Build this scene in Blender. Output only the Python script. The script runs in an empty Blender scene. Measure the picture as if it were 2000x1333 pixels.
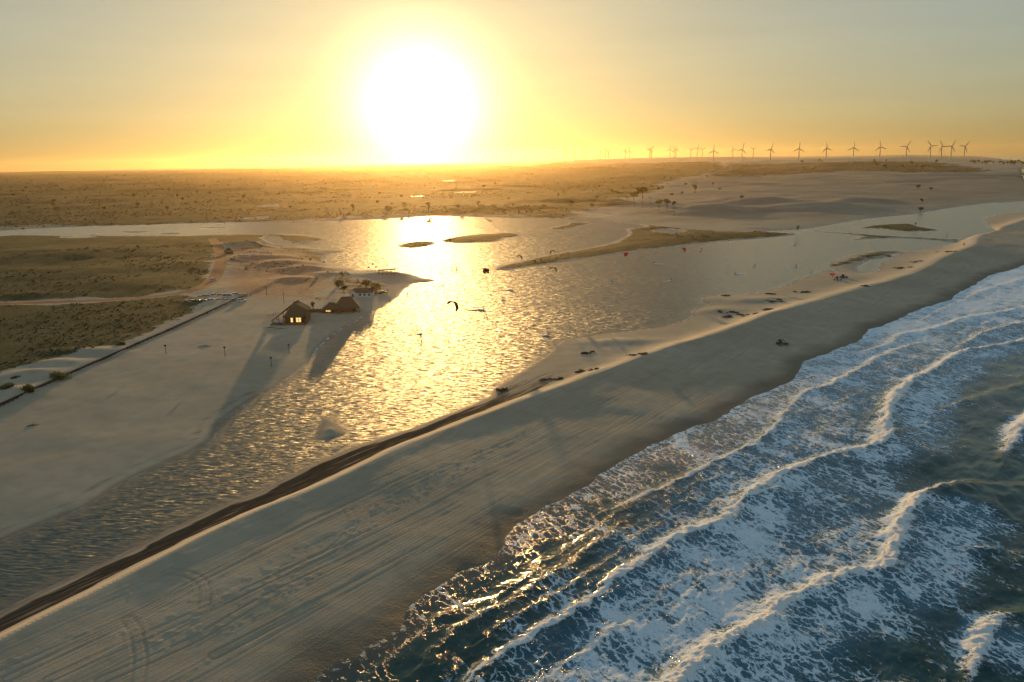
import bpy, math, random
import numpy as np
from mathutils import Vector, Matrix

# ------------------------------------------------------------------ camera
FPX, EYE = 1555.0, 70.0                       # focal length in photo pixels, drone height (m)
ROLL, PITCH = math.atan(35 / 2000.0), math.atan(354 / FPX)
_f = np.array([0, math.cos(PITCH), -math.sin(PITCH)])
_u0 = np.array([0, math.sin(PITCH), math.cos(PITCH)])
_r = math.cos(ROLL) * np.array([1., 0, 0]) - math.sin(ROLL) * _u0
_u = math.sin(ROLL) * np.array([1., 0, 0]) + math.cos(ROLL) * _u0
scene = bpy.context.scene
COL = scene.collection
cam_data = bpy.data.cameras.new('camera')
cam_data.sensor_width = 36.0
cam_data.lens = 36.0 * FPX / 2000.0
cam_data.clip_start, cam_data.clip_end = 1.0, 90000.0
cam = bpy.data.objects.new('camera', cam_data)
COL.objects.link(cam)
cam.matrix_world = Matrix(((_r[0], _u[0], -_f[0], 0), (_r[1], _u[1], -_f[1], 0), (_r[2], _u[2], -_f[2], EYE), (0, 0, 0, 1)))
scene.camera = cam

def ray(px, py):
    d = _f * FPX + _r * (px - 1000) + _u * (666.5 - py)
    return d / np.linalg.norm(d)
def W(px, py, z=0.0):
    """where the sight line through a photo pixel meets the level z"""
    d = ray(px, py)
    t = (z - EYE) / d[2]
    return np.array([d[0] * t, d[1] * t, z])

# ------------------------------------------------------------------ sky, sun, exposure
SUN = ray(820, 210)
SUN_EL, SUN_AZ = math.asin(SUN[2]), math.atan2(SUN[0], SUN[1])
world = bpy.data.worlds.new('World')
scene.world = world
world.use_nodes = True
wn, wl = world.node_tree.nodes, world.node_tree.links
wn.clear()
sky = wn.new('ShaderNodeTexSky')
sky.sky_type = 'NISHITA'
sky.sun_disc = False
sky.sun_elevation, sky.sun_rotation = SUN_EL, SUN_AZ
sky.altitude, sky.air_density, sky.dust_density, sky.ozone_density = 0, 1.0, 2.0, 1.0
def wnode(t, **kw):
    n = wn.new(t)
    for k, v in kw.items():
        setattr(n, k, v)
    return n
def wmath(op, a, b=None, clamp=False):
    n = wnode('ShaderNodeMath', operation=op, use_clamp=clamp)
    for i, v in enumerate((a, b)):
        if v is None:
            continue
        if isinstance(v, (int, float)):
            n.inputs[i].default_value = v
        else:
            wl.new(v, n.inputs[i])
    return n.outputs[0]
# even out the sky's huge brightness range (the camera held the sun and the dunes in one exposure)
SKY_P = 0.34
lum = wnode('ShaderNodeRGBToBW')
wl.new(sky.outputs[0], lum.inputs[0])
gain = wmath('POWER', wmath('MAXIMUM', lum.outputs[0], 0.01), SKY_P - 1.0)
keep = wnode('ShaderNodeVectorMath', operation='SCALE')
wl.new(sky.outputs[0], keep.inputs[0]); wl.new(gain, keep.inputs['Scale'])
gam = wnode('ShaderNodeGamma')
gam.inputs['Gamma'].default_value = SKY_P
wl.new(sky.outputs[0], gam.inputs[0])
blend = wnode('ShaderNodeMix', data_type='RGBA')
blend.inputs['Factor'].default_value = 0.62
wl.new(keep.outputs[0], blend.inputs[6]); wl.new(gam.outputs[0], blend.inputs[7])
# the sun itself, swollen by the dusty air round it
tc = wnode('ShaderNodeTexCoord')
dot = wnode('ShaderNodeVectorMath', operation='DOT_PRODUCT')
wl.new(tc.outputs['Generated'], dot.inputs[0])
dot.inputs[1].default_value = tuple(SUN)
theta = wmath('ARCCOSINE', wmath('MINIMUM', dot.outputs['Value'], 1.0))
def lobe(width, power, col, amp):
    q = wmath('POWER', wmath('DIVIDE', theta, math.radians(width)), power)
    e = wmath('EXPONENT', wmath('MULTIPLY', q, -1.0))
    n = wnode('ShaderNodeVectorMath', operation='SCALE')
    n.inputs[0].default_value = col
    wl.new(wmath('MULTIPLY', e, amp), n.inputs['Scale'])
    return n.outputs[0]
tint = wnode('ShaderNodeVectorMath', operation='MULTIPLY')
wl.new(blend.outputs[2], tint.inputs[0])
tint.inputs[1].default_value = (0.825, 1.0, 1.08)
# faint stretched veils of high cloud
cmap = wnode('ShaderNodeMapping'); cmap.inputs['Scale'].default_value = (2.2, 2.2, 26.0)
ctc = wnode('ShaderNodeTexCoord'); wl.new(ctc.outputs['Generated'], cmap.inputs[0])
cno = wnode('ShaderNodeTexNoise'); cno.inputs['Scale'].default_value = 1.6; cno.inputs['Detail'].default_value = 5.0
wl.new(cmap.outputs[0], cno.inputs['Vector'])
veil = wmath('ADD', wmath('MULTIPLY', cno.outputs['Fac'], 0.16), 0.92)
vsc = wnode('ShaderNodeVectorMath', operation='SCALE')
wl.new(tint.outputs[0], vsc.inputs[0]); wl.new(veil, vsc.inputs['Scale'])
acc = vsc.outputs[0]
for args in ((3.9, 2.0, (1.0, 0.93, 0.60), 9.0), (7.0, 1.0, (1.0, 0.78, 0.22), 0.8)):
    ad = wnode('ShaderNodeVectorMath', operation='ADD')
    wl.new(acc, ad.inputs[0]); wl.new(lobe(*args), ad.inputs[1])
    acc = ad.outputs[0]
bg = wn.new('ShaderNodeBackground')
bg.inputs['Strength'].default_value = 0.120
wout = wn.new('ShaderNodeOutputWorld')
wl.new(acc, bg.inputs[0])
wl.new(bg.outputs[0], wout.inputs[0])
sl = bpy.data.lights.new('sun', 'SUN')
sl.energy, sl.angle, sl.color = 2.0, math.radians(0.6), (1.0, 0.58, 0.20)
sun = bpy.data.objects.new('sun', sl)
sun.rotation_euler = Vector(SUN).to_track_quat('Z', 'Y').to_euler()
sun.location = (0, 0, 300)
COL.objects.link(sun)
scene.view_settings.view_transform = 'Standard'
scene.view_settings.look = 'None'
scene.view_settings.gamma = 1.0
scene.view_settings.use_curve_mapping = False
scene.view_settings.exposure = 1.15
HAZE_DENSITY, HAZE_G = 2.6e-5, 0.80
cy = scene.cycles
cy.use_denoising = True
cy.max_bounces, cy.diffuse_bounces, cy.glossy_bounces, cy.volume_bounces = 6, 2, 3, 1
cy.transparent_max_bounces = 8
cy.sample_clamp_indirect = 4.0
# ------------------------------------------------------------------ numeric helpers
rng = np.random.default_rng(7)
random.seed(7)
_T = rng.random((256, 256)).astype(np.float32)
def vnoise(x, y, seed=0):
    x = np.asarray(x, np.float32) + seed * 17.37; y = np.asarray(y, np.float32) + seed * 9.71
    xi, yi = np.floor(x), np.floor(y)
    fx, fy = x - xi, y - yi
    xi = xi.astype(np.int64) & 255; yi = yi.astype(np.int64) & 255
    fx = fx * fx * fx * (fx * (fx * 6 - 15) + 10); fy = fy * fy * fy * (fy * (fy * 6 - 15) + 10)
    x1, y1 = (xi + 1) & 255, (yi + 1) & 255
    return (_T[xi, yi] * (1 - fx) + _T[x1, yi] * fx) * (1 - fy) + (_T[xi, y1] * (1 - fx) + _T[x1, y1] * fx) * fy
def fbm(x, y, octv=4, seed=0, gain=0.5):
    s, a, t, f = 0, 1.0, 0, 1.0
    for i in range(octv):
        c, n = math.cos(0.6 * i), math.sin(0.6 * i)
        s = s + a * vnoise((x * c - y * n) * f, (x * n + y * c) * f, seed + i * 3)
        t += a; a *= gain; f *= 2.03
    return s / t
def sstep(a, b, x):
    t = np.clip((x - a) / (b - a), 0, 1)
    return t * t * (3 - 2 * t)
def smooth_line(pts, n=4, closed=False):
    """Catmull-Rom through points with any number of columns"""
    P = np.array(pts, float)
    m = len(P)
    out = []
    for i in range(m if closed else m - 1):
        idx = [(i - 1) % m, i, (i + 1) % m, (i + 2) % m] if closed else [max(i - 1, 0), i, i + 1, min(i + 2, m - 1)]
        p0, p1, p2, p3 = P[idx]
        for k in range(n):
            t = k / n
            out.append(0.5 * (2 * p1 + (p2 - p0) * t + (2 * p0 - 5 * p1 + 4 * p2 - p3) * t * t + (3 * p1 - p0 - 3 * p2 + p3) * t ** 3))
    if not closed:
        out.append(P[-1])
    return np.array(out)
def ground_line(pts, n=4, closed=False, z=0.0):
    """photo pixels (x, y, extra...) to ground points, smoothed on the ground"""
    q = [list(W(p[0], p[1], z)[:2]) + list(p[2:]) for p in pts]
    return smooth_line(q, n, closed)
def seg_dist2(X, Y, a, b):
    dx, dy = b[0] - a[0], b[1] - a[1]
    L = dx * dx + dy * dy + 1e-12
    t = np.clip(((X - a[0]) * dx + (Y - a[1]) * dy) / L, 0, 1)
    ex, ey = X - a[0] - t * dx, Y - a[1] - t * dy
    return ex * ex + ey * ey, t, dx * (Y - a[1]) - dy * (X - a[0])
def poly_sd(X, Y, P, reach=None):
    """signed distance to a closed polygon, negative inside; with reach, only computed near it"""
    P = np.asarray(P)[:, :2]
    if reach is not None:
        lo, hi = P.min(0) - reach, P.max(0) + reach
        k = (X > lo[0]) & (X < hi[0]) & (Y > lo[1]) & (Y < hi[1])
        out = np.full(X.shape, float(reach), np.float32)
        if k.any():
            out[k] = np.minimum(poly_sd(X[k], Y[k], P), reach)
        return out
    if X.size <= 24:
        a, b = P[None], np.roll(P, -1, 0)[None]
        x, y = X.reshape(-1, 1), Y.reshape(-1, 1)
        d, _, _ = seg_dist2(x, y, np.moveaxis(a, 2, 0), np.moveaxis(b, 2, 0))
        with np.errstate(divide='ignore', invalid='ignore'):
            c = ((a[..., 1] > y) != (b[..., 1] > y)) & (x < (b[..., 0] - a[..., 0]) * (y - a[..., 1]) / (b[..., 1] - a[..., 1]) + a[..., 0])
        d = np.sqrt(d.min(1))
        return np.where(c.sum(1) % 2 == 1, -d, d).reshape(X.shape)
    d2 = np.full(X.shape, 1e18)
    ins = np.zeros(X.shape, bool)
    for i in range(len(P)):
        a, b = P[i], P[(i + 1) % len(P)]
        d, _, _ = seg_dist2(X, Y, a, b)
        np.minimum(d2, d, out=d2)
        if a[1] != b[1]:
            c = ((a[1] > Y) != (b[1] > Y)) & (X < (b[0] - a[0]) * (Y - a[1]) / (b[1] - a[1]) + a[0])
            ins ^= c
    d = np.sqrt(d2)
    return np.where(ins, -d, d)
def line_field(X, Y, P, reach):
    """signed distance (left positive) to an open line and its interpolated extra columns"""
    P = np.asarray(P)
    ex = P.shape[1] - 2
    D = np.full(X.shape, float(reach)); E = np.zeros(X.shape + (ex,)); 
    lo, hi = P[:, :2].min(0) - reach, P[:, :2].max(0) + reach
    k = np.nonzero((X > lo[0]) & (X < hi[0]) & (Y > lo[1]) & (Y < hi[1]))[0]
    x, y = X[k], Y[k]
    best = np.full(k.shape, float(reach) ** 2); sd = np.full(k.shape, float(reach)); ee = np.zeros(k.shape + (ex,))
    for a, b in zip(P[:-1], P[1:]):
        d, t, c = seg_dist2(x, y, a, b)
        w = d < best
        if not w.any():
            continue
        best[w] = d[w]
        sd[w] = np.sqrt(d[w]) * np.where(c[w] >= 0, 1, -1)
        ee[w] = a[2:] + (b[2:] - a[2:]) * t[w, None]
    D[k] = sd; E[k] = ee
    return D, E

# ------------------------------------------------------------------ shorelines, read off the photograph and put on the ground
SEA = ground_line([(560, 1400), (620, 1333), (660, 1300), (720, 1265), (790, 1230), (812, 1182), (860, 1145), (920, 1115), (985, 1075), (1000, 1040), (1050, 1005),
    (1100, 978), (1150, 950), (1195, 915), (1240, 890), (1312, 852), (1400, 820), (1470, 780), (1530, 755), (1560, 735), (1572, 708), (1620, 690), (1680, 665),
    (1700, 645), (1740, 632), (1780, 612), (1810, 600), (1850, 590), (1870, 575), (1900, 560), (1930, 540), (1965, 530), (2000, 519), (2100, 480)], 3)
SEA = np.vstack([[(-150, -120), (-75, 20)], SEA, [(700, 1050), (1300, 2050), (2200, 3500), (2960, 4600), (4600, 7700), (6900, 12000), (8500, 16000), (13000, 30000), (60000, 30000), (60000, -120)]])
RIGHT_SHORE = [(-250, 1330), (0, 1195), (130, 1130), (210, 1095), (300, 1050), (395, 1003), (440, 983), (500, 962), (560, 930), (640, 893), (720, 862), (800, 838), (880, 806),
    (955, 776), (966, 760), (1000, 738), (1045, 708), (1075, 690), (1090, 672), (1110, 662), (1140, 659), (1200, 650), (1290, 640), (1325, 630), (1350, 619), (1349, 612),
    (1359, 602), (1385, 596), (1367, 584), (1408, 576), (1473, 572), (1516, 563), (1559, 547), (1613, 528), (1631, 532), (1619, 516), (1646, 505), (1682, 494), (1721, 490),
    (1761, 491.5), (1800, 489), (1840, 482), (1880, 471), (1893, 465), (1943, 454), (1931, 440), (1923, 427), (1946, 421), (2000, 413), (2200, 388)]
FAR_SHORE = [(2200, 365), (2000, 393), (1940, 396), (1900, 401), (1840, 409), (1790, 418), (1740, 423), (1700, 427), (1660, 433), (1620, 440), (1580, 447), (1540, 450),
    (1505, 451), (1500, 453), (1530, 455), (1556, 457.5), (1530, 462), (1480, 467), (1420, 471), (1360, 477), (1300, 484), (1240, 491), (1180, 500), (1100, 512), (1040, 520),
    (990, 528), (972, 528), (966, 524), (985, 517), (1035, 507), (1060, 500), (1120, 490), (1180, 478), (1215, 466), (1228, 456), (1224, 448), (1240, 446), (1262, 443),
    (1240, 438), (1200, 434), (1150, 430), (1080, 427), (1000, 426), (920, 424), (850, 422), (800, 425), (700, 430), (600, 433), (540, 434), (400, 436), (300, 439), (180, 442),
    (60, 447), (0, 451), (-200, 458)]
LEFT_SHORE = [(-200, 468), (0, 461), (50, 459), (120, 461), (200, 461), (300, 461), (370, 461), (430, 459), (500, 458), (560, 457), (610, 460), (640, 467), (620, 473), (590, 479),
    (600, 483), (630, 487), (672, 489), (665, 493), (645, 497), (638, 505), (645, 515), (665, 521), (690, 526), (702, 529), (725, 527), (760, 530), (800, 535), (825, 543),
    (850, 547), (840, 551), (815, 553), (800, 558), (785, 568), (778, 580), (760, 592), (735, 607), (705, 622), (680, 637), (650, 655), (630, 672), (612, 695), (600, 712),
    (575, 732), (535, 758), (490, 785), (455, 808), (430, 825), (423, 845), (415, 860), (380, 880), (300, 915), (240, 945), (205, 968), (170, 990), (90, 1022), (0, 1060), (-250, 1180)]
LAGOON = np.vstack([ground_line(RIGHT_SHORE, 3), ground_line(FAR_SHORE, 2), ground_line(LEFT_SHORE, 3)])
ISLANDS = [ground_line(p, 3, True) for p in (
    [(778, 481), (795, 475), (820, 472), (845, 473), (848, 477), (830, 482), (800, 485)],
    [(862, 472), (880, 465), (915, 460), (960, 457), (1000, 455), (1018, 461), (985, 465), (975, 471), (940, 474), (890, 475)],
    [(1073, 446), (1105, 440), (1115, 435), (1160, 437), (1130, 442), (1110, 447), (1090, 448)],
    [(1680, 446), (1700, 441), (1740, 438), (1780, 438), (1800, 444), (1838, 450), (1800, 452), (1760, 452), (1720, 447)],
    [(1575, 451), (1620, 453), (1700, 459), (1780, 463), (1880, 470), (1860, 473), (1780, 467), (1720, 466), (1665, 469), (1680, 462), (1640, 457)],
    [(616, 856), (628, 821), (645, 819), (678, 845), (643, 858)],
    [(645, 881), (655, 875), (668, 876), (658, 882)],
    [(235, 452), (270, 451), (290, 453), (260, 455)], [(310, 456), (345, 454), (350, 457), (325, 458)], [(390, 445), (440, 444), (440, 446), (400, 446)],
    [(170, 459), (190, 457), (200, 460), (180, 461)], [(415, 454), (425, 453), (430, 455), (420, 456)])]
POOLS = [ground_line(p, 3, True) for p in (
    [(1672, 521), (1680, 517), (1688, 512), (1703, 508), (1725, 505), (1743, 498), (1755, 496), (1735, 507), (1722, 515), (1718, 523), (1707, 532), (1684, 533), (1676, 530)],
    [(1276, 451), (1300, 447.5), (1337, 452), (1315, 455.5), (1290, 453.5)],
    [(513, 463.5), (540, 463), (550, 470), (578, 477), (560, 479), (532, 475)], [(518, 478), (545, 479), (562, 481), (550, 483.5), (525, 481)],
    [(506, 403), (540, 399.5), (536, 404)], [(800, 384), (826, 382.8), (824, 384.5)], [(468, 427), (520, 423.5), (518, 428)], [(578, 431), (606, 428), (600, 432)],
    [(120, 463), (170, 461.5), (180, 464), (140, 465)], [(890, 376), (925, 374.5), (915, 377.5)], [(865, 354), (885, 352.5), (880, 355.5)])]
RIDGE = ground_line([(-200, 1352, .9), (0, 1253, 1.), (151, 1175, 1.), (303, 1099, 1.0), (429, 1036, 1.), (540, 990, 1.05), (640, 948, 1.), (777, 882, 1.), (860, 846, .9), (953, 811, .9), (1030, 783, .9), (1105, 756, .85), (1200, 722, .8), (1300, 688, .9),
    (1400, 660, 1.0), (1500, 625, 1.2), (1560, 606, 1.0), (1600, 592, .8), (1680, 570, .8), (1750, 550, .8), (1800, 530, .7), (1850, 503, .8), (1885, 492, .9), (1905, 480, 1.), (1912, 465, .9), (1960, 445, .8), (2100, 405, .8)], 3, False, 1.8)
WALL = ground_line([(-160, 886), (0, 808), (240, 697), (480, 586)], 6)
ROAD = ground_line([(-200, 612), (0, 602), (150, 596), (300, 589), (370, 580), (405, 565), (425, 540), (432, 515), (428, 490), (415, 470)], 4)
ROAD2 = ground_line([(380, 584), (430, 583), (490, 580), (560, 583), (650, 590)], 4)
# patches of scrub: outline, strength, softness (m)
VEG = [(ground_line(p, 1 if f >= 60 else 3, True), s, f) for p, s, f in (
    ([(-260, 470), (0, 461), (200, 461), (420, 459), (560, 461), (625, 467), (590, 475), (500, 474), (440, 476), (420, 485), (418, 520), (408, 548), (380, 576), (0, 599), (-260, 610)], 0.92, 9),
    ([(-260, 612), (0, 604), (180, 599), (370, 589), (405, 598), (350, 632), (300, 655), (200, 690), (120, 712), (0, 742), (-200, 800)], 1.0, 7),
    ([(-700, 449), (0, 448), (300, 437), (560, 431), (850, 420), (1080, 424), (1180, 405), (1260, 375), (1320, 350), (1420, 338), (1400, 326), (900, 326), (0, 338), (-700, 350)], 1.1, 60),
    ([(1420, 330), (1620, 326), (1800, 322), (1960, 332), (1900, 340), (1700, 337), (1500, 345), (1380, 350)], 0.75, 70),
    ([(966, 526), (1060, 502), (1200, 476), (1230, 458), (1250, 440), (1400, 455), (1560, 450), (1556, 458), (1360, 476), (1200, 496), (1040, 520)], 0.85, 8),
    ([(1180, 410), (1260, 380), (1330, 350), (1420, 340), (2100, 335), (2300, 360), (2000, 388), (1800, 408), (1640, 430), (1400, 440), (1260, 438)], 0.20, 50),
    ([(640, 548), (680, 546), (750, 556), (760, 572), (730, 585), (690, 580), (655, 575)], 0.55, 6),
    ([(1660, 505), (1720, 492), (1760, 493), (1700, 506), (1650, 520), (1625, 520)], 0.55, 4),
    ([(440, 500), (520, 505), (560, 515), (600, 530), (560, 545), (480, 540), (440, 530)], 0.6, 14),
    ([(440, 478), (560, 482), (630, 492), (640, 512), (600, 515), (500, 498), (440, 492)], 0.55, 8), ([(560, 535), (650, 530), (700, 540), (690, 548), (640, 545), (580, 556)], .42, 7), ([(500, 590), (560, 575), (640, 580), (660, 592), (600, 596), (540, 600)], .3, 6))]
VEG += [(p, 0.95, 5) for p in ISLANDS[:4]] + [(ISLANDS[4], 0.6, 4)]
DUST = ground_line([(395, 575), (420, 520), (430, 482), (560, 485), (640, 505), (690, 545), (640, 590), (560, 590), (480, 592)], 3, True)
# mounds: pixel of the summit's foot, radius across and along the view (m), height (m), crest turn
MOUNDS = [(1385, 416, 46, 40, 9), (1345, 412, 30, 25, 5), (1500, 400, 50, 45, 9), (1590, 410, 80, 50, 8), (1680, 398, 50, 40, 7), (1450, 396, 60, 40, 6), (1250, 402, 70, 40, 4),
    (600, 530, 16, 12, 2.6), (560, 519, 20, 15, 2.2), (575, 551, 12, 8, 1.4), (520, 508, 25, 16, 2.2), (640, 540, 14, 10, 1.5), (770, 540, 22, 10, 2.2), (480, 482, 22, 14, 3.5), (545, 478, 30, 16, 3.0),
    (110, 725, 9, 6, 1.3), (70, 745, 8, 5, 1.2), (170, 700, 14, 5, 1.0), (30, 780, 9, 5, 1.0), (400, 600, 12, 8, 0.9), (60, 583, 20, 10, 1.2), (1100, 395, 90, 60, 5), (300, 530, 60, 40, 2.0), (150, 500, 80, 50, 2.5),
    (250, 560, 40, 30, 1.6), (1390, 610, 14, 8, .8), (1500, 590, 16, 8, .9), (1210, 672, 12, 6, .7), (950, 410, 90, 60, 4), (646, 842, 2.6, 2.4, 1.5)]
_MW = [(W(a, b)[:2], c, d, e) for a, b, c, d, e in MOUNDS]
TRACKS = [ground_line(p, 6) for p in (
    [(-100, 1380), (0, 1338), (250, 1225), (410, 1140), (700, 992), (1000, 858), (1300, 738), (1560, 650)], [(100, 1345), (300, 1252), (500, 1160), (800, 1012), (1050, 886), (1400, 735)], [(20, 1345), (230, 1240), (560, 1075), (900, 915), (1200, 790)],
    [(330, 1135), (368, 1139), (395, 1152), (402, 1175), (398, 1200)], [(252, 1226), (268, 1252), (276, 1300), (270, 1345)], [(1515, 624), (1527, 631), (1531, 642), (1520, 655), (1490, 668)], [(420, 1290), (600, 1195), (820, 1080), (1000, 975)],
    [(1535, 640), (1600, 642), (1680, 650), (1730, 640)], [(1050, 700), (1080, 712), (1060, 730), (1000, 752)], [(200, 1345), (380, 1262), (520, 1180), (640, 1120), (900, 990)], [(680, 1010), (690, 1040), (640, 1090), (560, 1120)])]
BEACH_ANG = math.atan2(154, 114)              # direction the beach runs

def fields(X, Y):
    """distances to sea (ds), lagoon water (dl), ridge (dr) for ground points; all positive on land"""
    ds = poly_sd(X, Y, SEA)
    w = poly_sd(X, Y, LAGOON)
    for I in ISLANDS:
        w = np.maximum(w, -poly_sd(X, Y, I, 60))
    for I in POOLS:
        q = poly_sd(X, Y, I, 60)
        w = np.minimum(w, np.where(q >= 60, 1e9, q))
    R = np.hypot(X, Y)
    wob = (fbm(X / 9, Y / 9, 3, 5) - .5) * np.clip(R / 160, .6, 6) 
    ds = ds + (fbm(X / 7, Y / 7, 3, 3) - .5) * 2.6
    w = w + wob
    dr, ra = line_field(X, Y, RIDGE, 60)
    return ds, w, dr, ra[:, 0]
def track_groove(X, Y):
    g = np.zeros_like(X); a = np.zeros_like(X)
    for P in TRACKS:
        d, _ = line_field(X, Y, P, 4)
        for o in (-.85, .85):
            q = np.abs(d - o)
            g += -.04 * np.exp(-(q / .24) ** 2) + .02 * np.exp(-((q - .45) / .2) ** 2)
            a = np.maximum(a, np.exp(-(q / .26) ** 2))
    return g, a
def ridge_shape(R):
    return np.interp(R, [120, 200, 350, 600], [3.1, 4.0, 8.5, 12.0]), np.interp(R, [120, 200, 350, 600], [1.5, 1.9, 2.6, 2.9])
def height(X, Y, F=None):
    X = np.atleast_1d(np.asarray(X, float)); Y = np.atleast_1d(np.asarray(Y, float))
    ds, dl, dr, ra = F if F is not None else fields(X, Y)
    R = np.hypot(X, Y)
    ca, sa = math.cos(BEACH_ANG), math.sin(BEACH_ANG)
    U, V = X * ca + Y * sa, -X * sa + Y * ca
    near = np.minimum(ds * 0.065, dl * 0.07)
    z = np.where(near > 0, 1.9 * (1 - np.exp(-near / 1.9)), np.maximum(near, -1.6))
    land = sstep(0, 1.0, near)
    # dune ridge between lagoon and beach: steep to the lagoon, long to the sea
    rr = dr + (fbm(U / 11, V / 40, 3, 11) - .5) * np.clip(R / 130, .8, 3)
    wl_, hr = ridge_shape(R)
    prof = np.where(rr > 0, np.exp(-(np.abs(rr) / wl_) ** 1.8), np.exp(-(np.abs(rr) / (5 + wl_)) ** 1.25))
    z = z + ra * (hr + .6 * (fbm(U / 25, V / 80, 3, 21) - .5)) * prof * sstep(0, .25, near)
    # beach: a second low swell, wheel ruts and kicked-up hummocks
    beach = sstep(2, 14, ds) * (dr < 0) * sstep(0, 6, -dr) * (np.abs(dr) < 59.5)
    rut = fbm(U / 55, V / .55, 3, 31) - .5
    z = z + beach * (rut * 0.10 * sstep(.42, .62, fbm(U / 60, V / 7, 2, 33)) + (fbm(U / 60, V / 9, 2, 35) - .5) * .16)
    hum = np.maximum(0, vnoise(X / .85, Y / .85, 41) - .66) * sstep(.45, .60, fbm(U / 30, V / 6, 3, 43))
    z = z + (beach * sstep(14, 22, ds) * (R < 420)) * hum * .24
    on = np.nonzero((ds > 2) & (dr < 12) & (dr > -59.9))[0]
    z[on] += track_groove(X[on], Y[on])[0] * land[on]
    # gentle undulation of every dry sand surface
    z = z + land * ((fbm(X / 26, Y / 26, 3, 51) - .5) * .55 * sstep(4, 30, dl) + (fbm(X / 2.4, Y / 2.4, 2, 53) - .5) * .035)
    z = z + land * sstep(15, 80, dl) * (fbm(X / 45, Y / 45, 3, 55) - .5) * 2.2 * sstep(350, 700, R)
    for (c, a, b, h) in _MW:
        q = ((X - c[0]) / a) ** 2 + ((Y - c[1]) / b) ** 2
        k = q < 9
        if k.any():
            n = fbm(X[k] / (a * .5), Y[k] / (a * .5), 3, 61)
            z[k] += h * np.exp(-q[k] * (.6 + .9 * n)) * sstep(0, .8, near[k])
    # sandy plain and low hills under the wind farm
    far = sstep(1100, 2200, R) * sstep(60, 600, dl)
    z = z + far * (fbm(X / 260, Y / 170, 4, 71) - .5) * 16
    hill = sstep(2200, 6200, R) * sstep(0, 900, ds)
    az = np.degrees(np.arctan2(X, Y))
    up = 8 + 20 * sstep(-2, 12, az) + 26 * sstep(6400, 8000, R) * sstep(0, 6, az) * sstep(21, 13, az)
    z = z + hill * (up + 26 * (fbm(X / 1500, Y / 1200, 4, 73) - .5))
    return z
def drop(px, py):
    """ground point seen at a photo pixel"""
    z = 0.0
    for _ in range(5):
        p = W(px, py, z)
        z = float(height(p[0], p[1])[0])
    return Vector((p[0], p[1], z))

# ------------------------------------------------------------------ mesh and object helpers
def grid_faces(nr, nc, keep):
    i = np.arange((nr - 1) * (nc - 1)); r, c = i // (nc - 1), i % (nc - 1)
    a = r * nc + c
    q = np.stack([a, a + 1, a + nc + 1, a + nc], 1)
    return q[keep[q].any(1)]
def fast_mesh(name, V, Q, attrs=None, smooth=True):
    used = np.unique(Q)
    remap = np.full(len(V), -1, np.int64); remap[used] = np.arange(len(used))
    V, Q = V[used], remap[Q]
    me = bpy.data.meshes.new(name)
    me.vertices.add(len(V)); me.vertices.foreach_set('co', V.astype(np.float32).ravel())
    k = Q.shape[1]
    me.loops.add(Q.size); me.loops.foreach_set('vertex_index', Q.astype(np.int32).ravel())
    me.polygons.add(len(Q)); me.polygons.foreach_set('loop_start', np.arange(0, Q.size, k, dtype=np.int32))
    me.polygons.foreach_set('use_smooth', np.full(len(Q), smooth))
    for n, v in (attrs or {}).items():
        a = me.attributes.new(n, 'FLOAT', 'POINT'); a.data.foreach_set('value', v[used].astype(np.float32))
    me.update(calc_edges=True)
    return me
def link(name, me, mat=None, parent=None, loc=None, rotz=0.0, scale=1.0):
    o = bpy.data.objects.new(name, me)
    COL.objects.link(o)
    if mat is not None and me is not None and not me.materials:
        me.materials.append(mat)
    if parent is not None:
        o.parent = parent
    if loc is not None:
        o.location = loc
    o.rotation_euler = (0, 0, rotz)
    o.scale = (scale,) * 3
    return o
def tag(o, label=None, cat=None, group=None, kind=None):
    for k, v in (('label', label), ('category', cat), ('group', group), ('kind', kind)):
        if v:
            o[k] = v
    return o
def radii(r0, r1, near, far):
    out = [r0]
    while out[-1] < r1:
        r = out[-1]
        out.append(r + min(r * r * near, r * far))
    return np.array(out)
def polar(a0, a1, na, R):
    A = np.radians(np.linspace(a0, a1, na))
    AA, RR = np.meshgrid(A, R)
    return (RR * np.sin(AA)).ravel(), (RR * np.cos(AA)).ravel()

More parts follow.
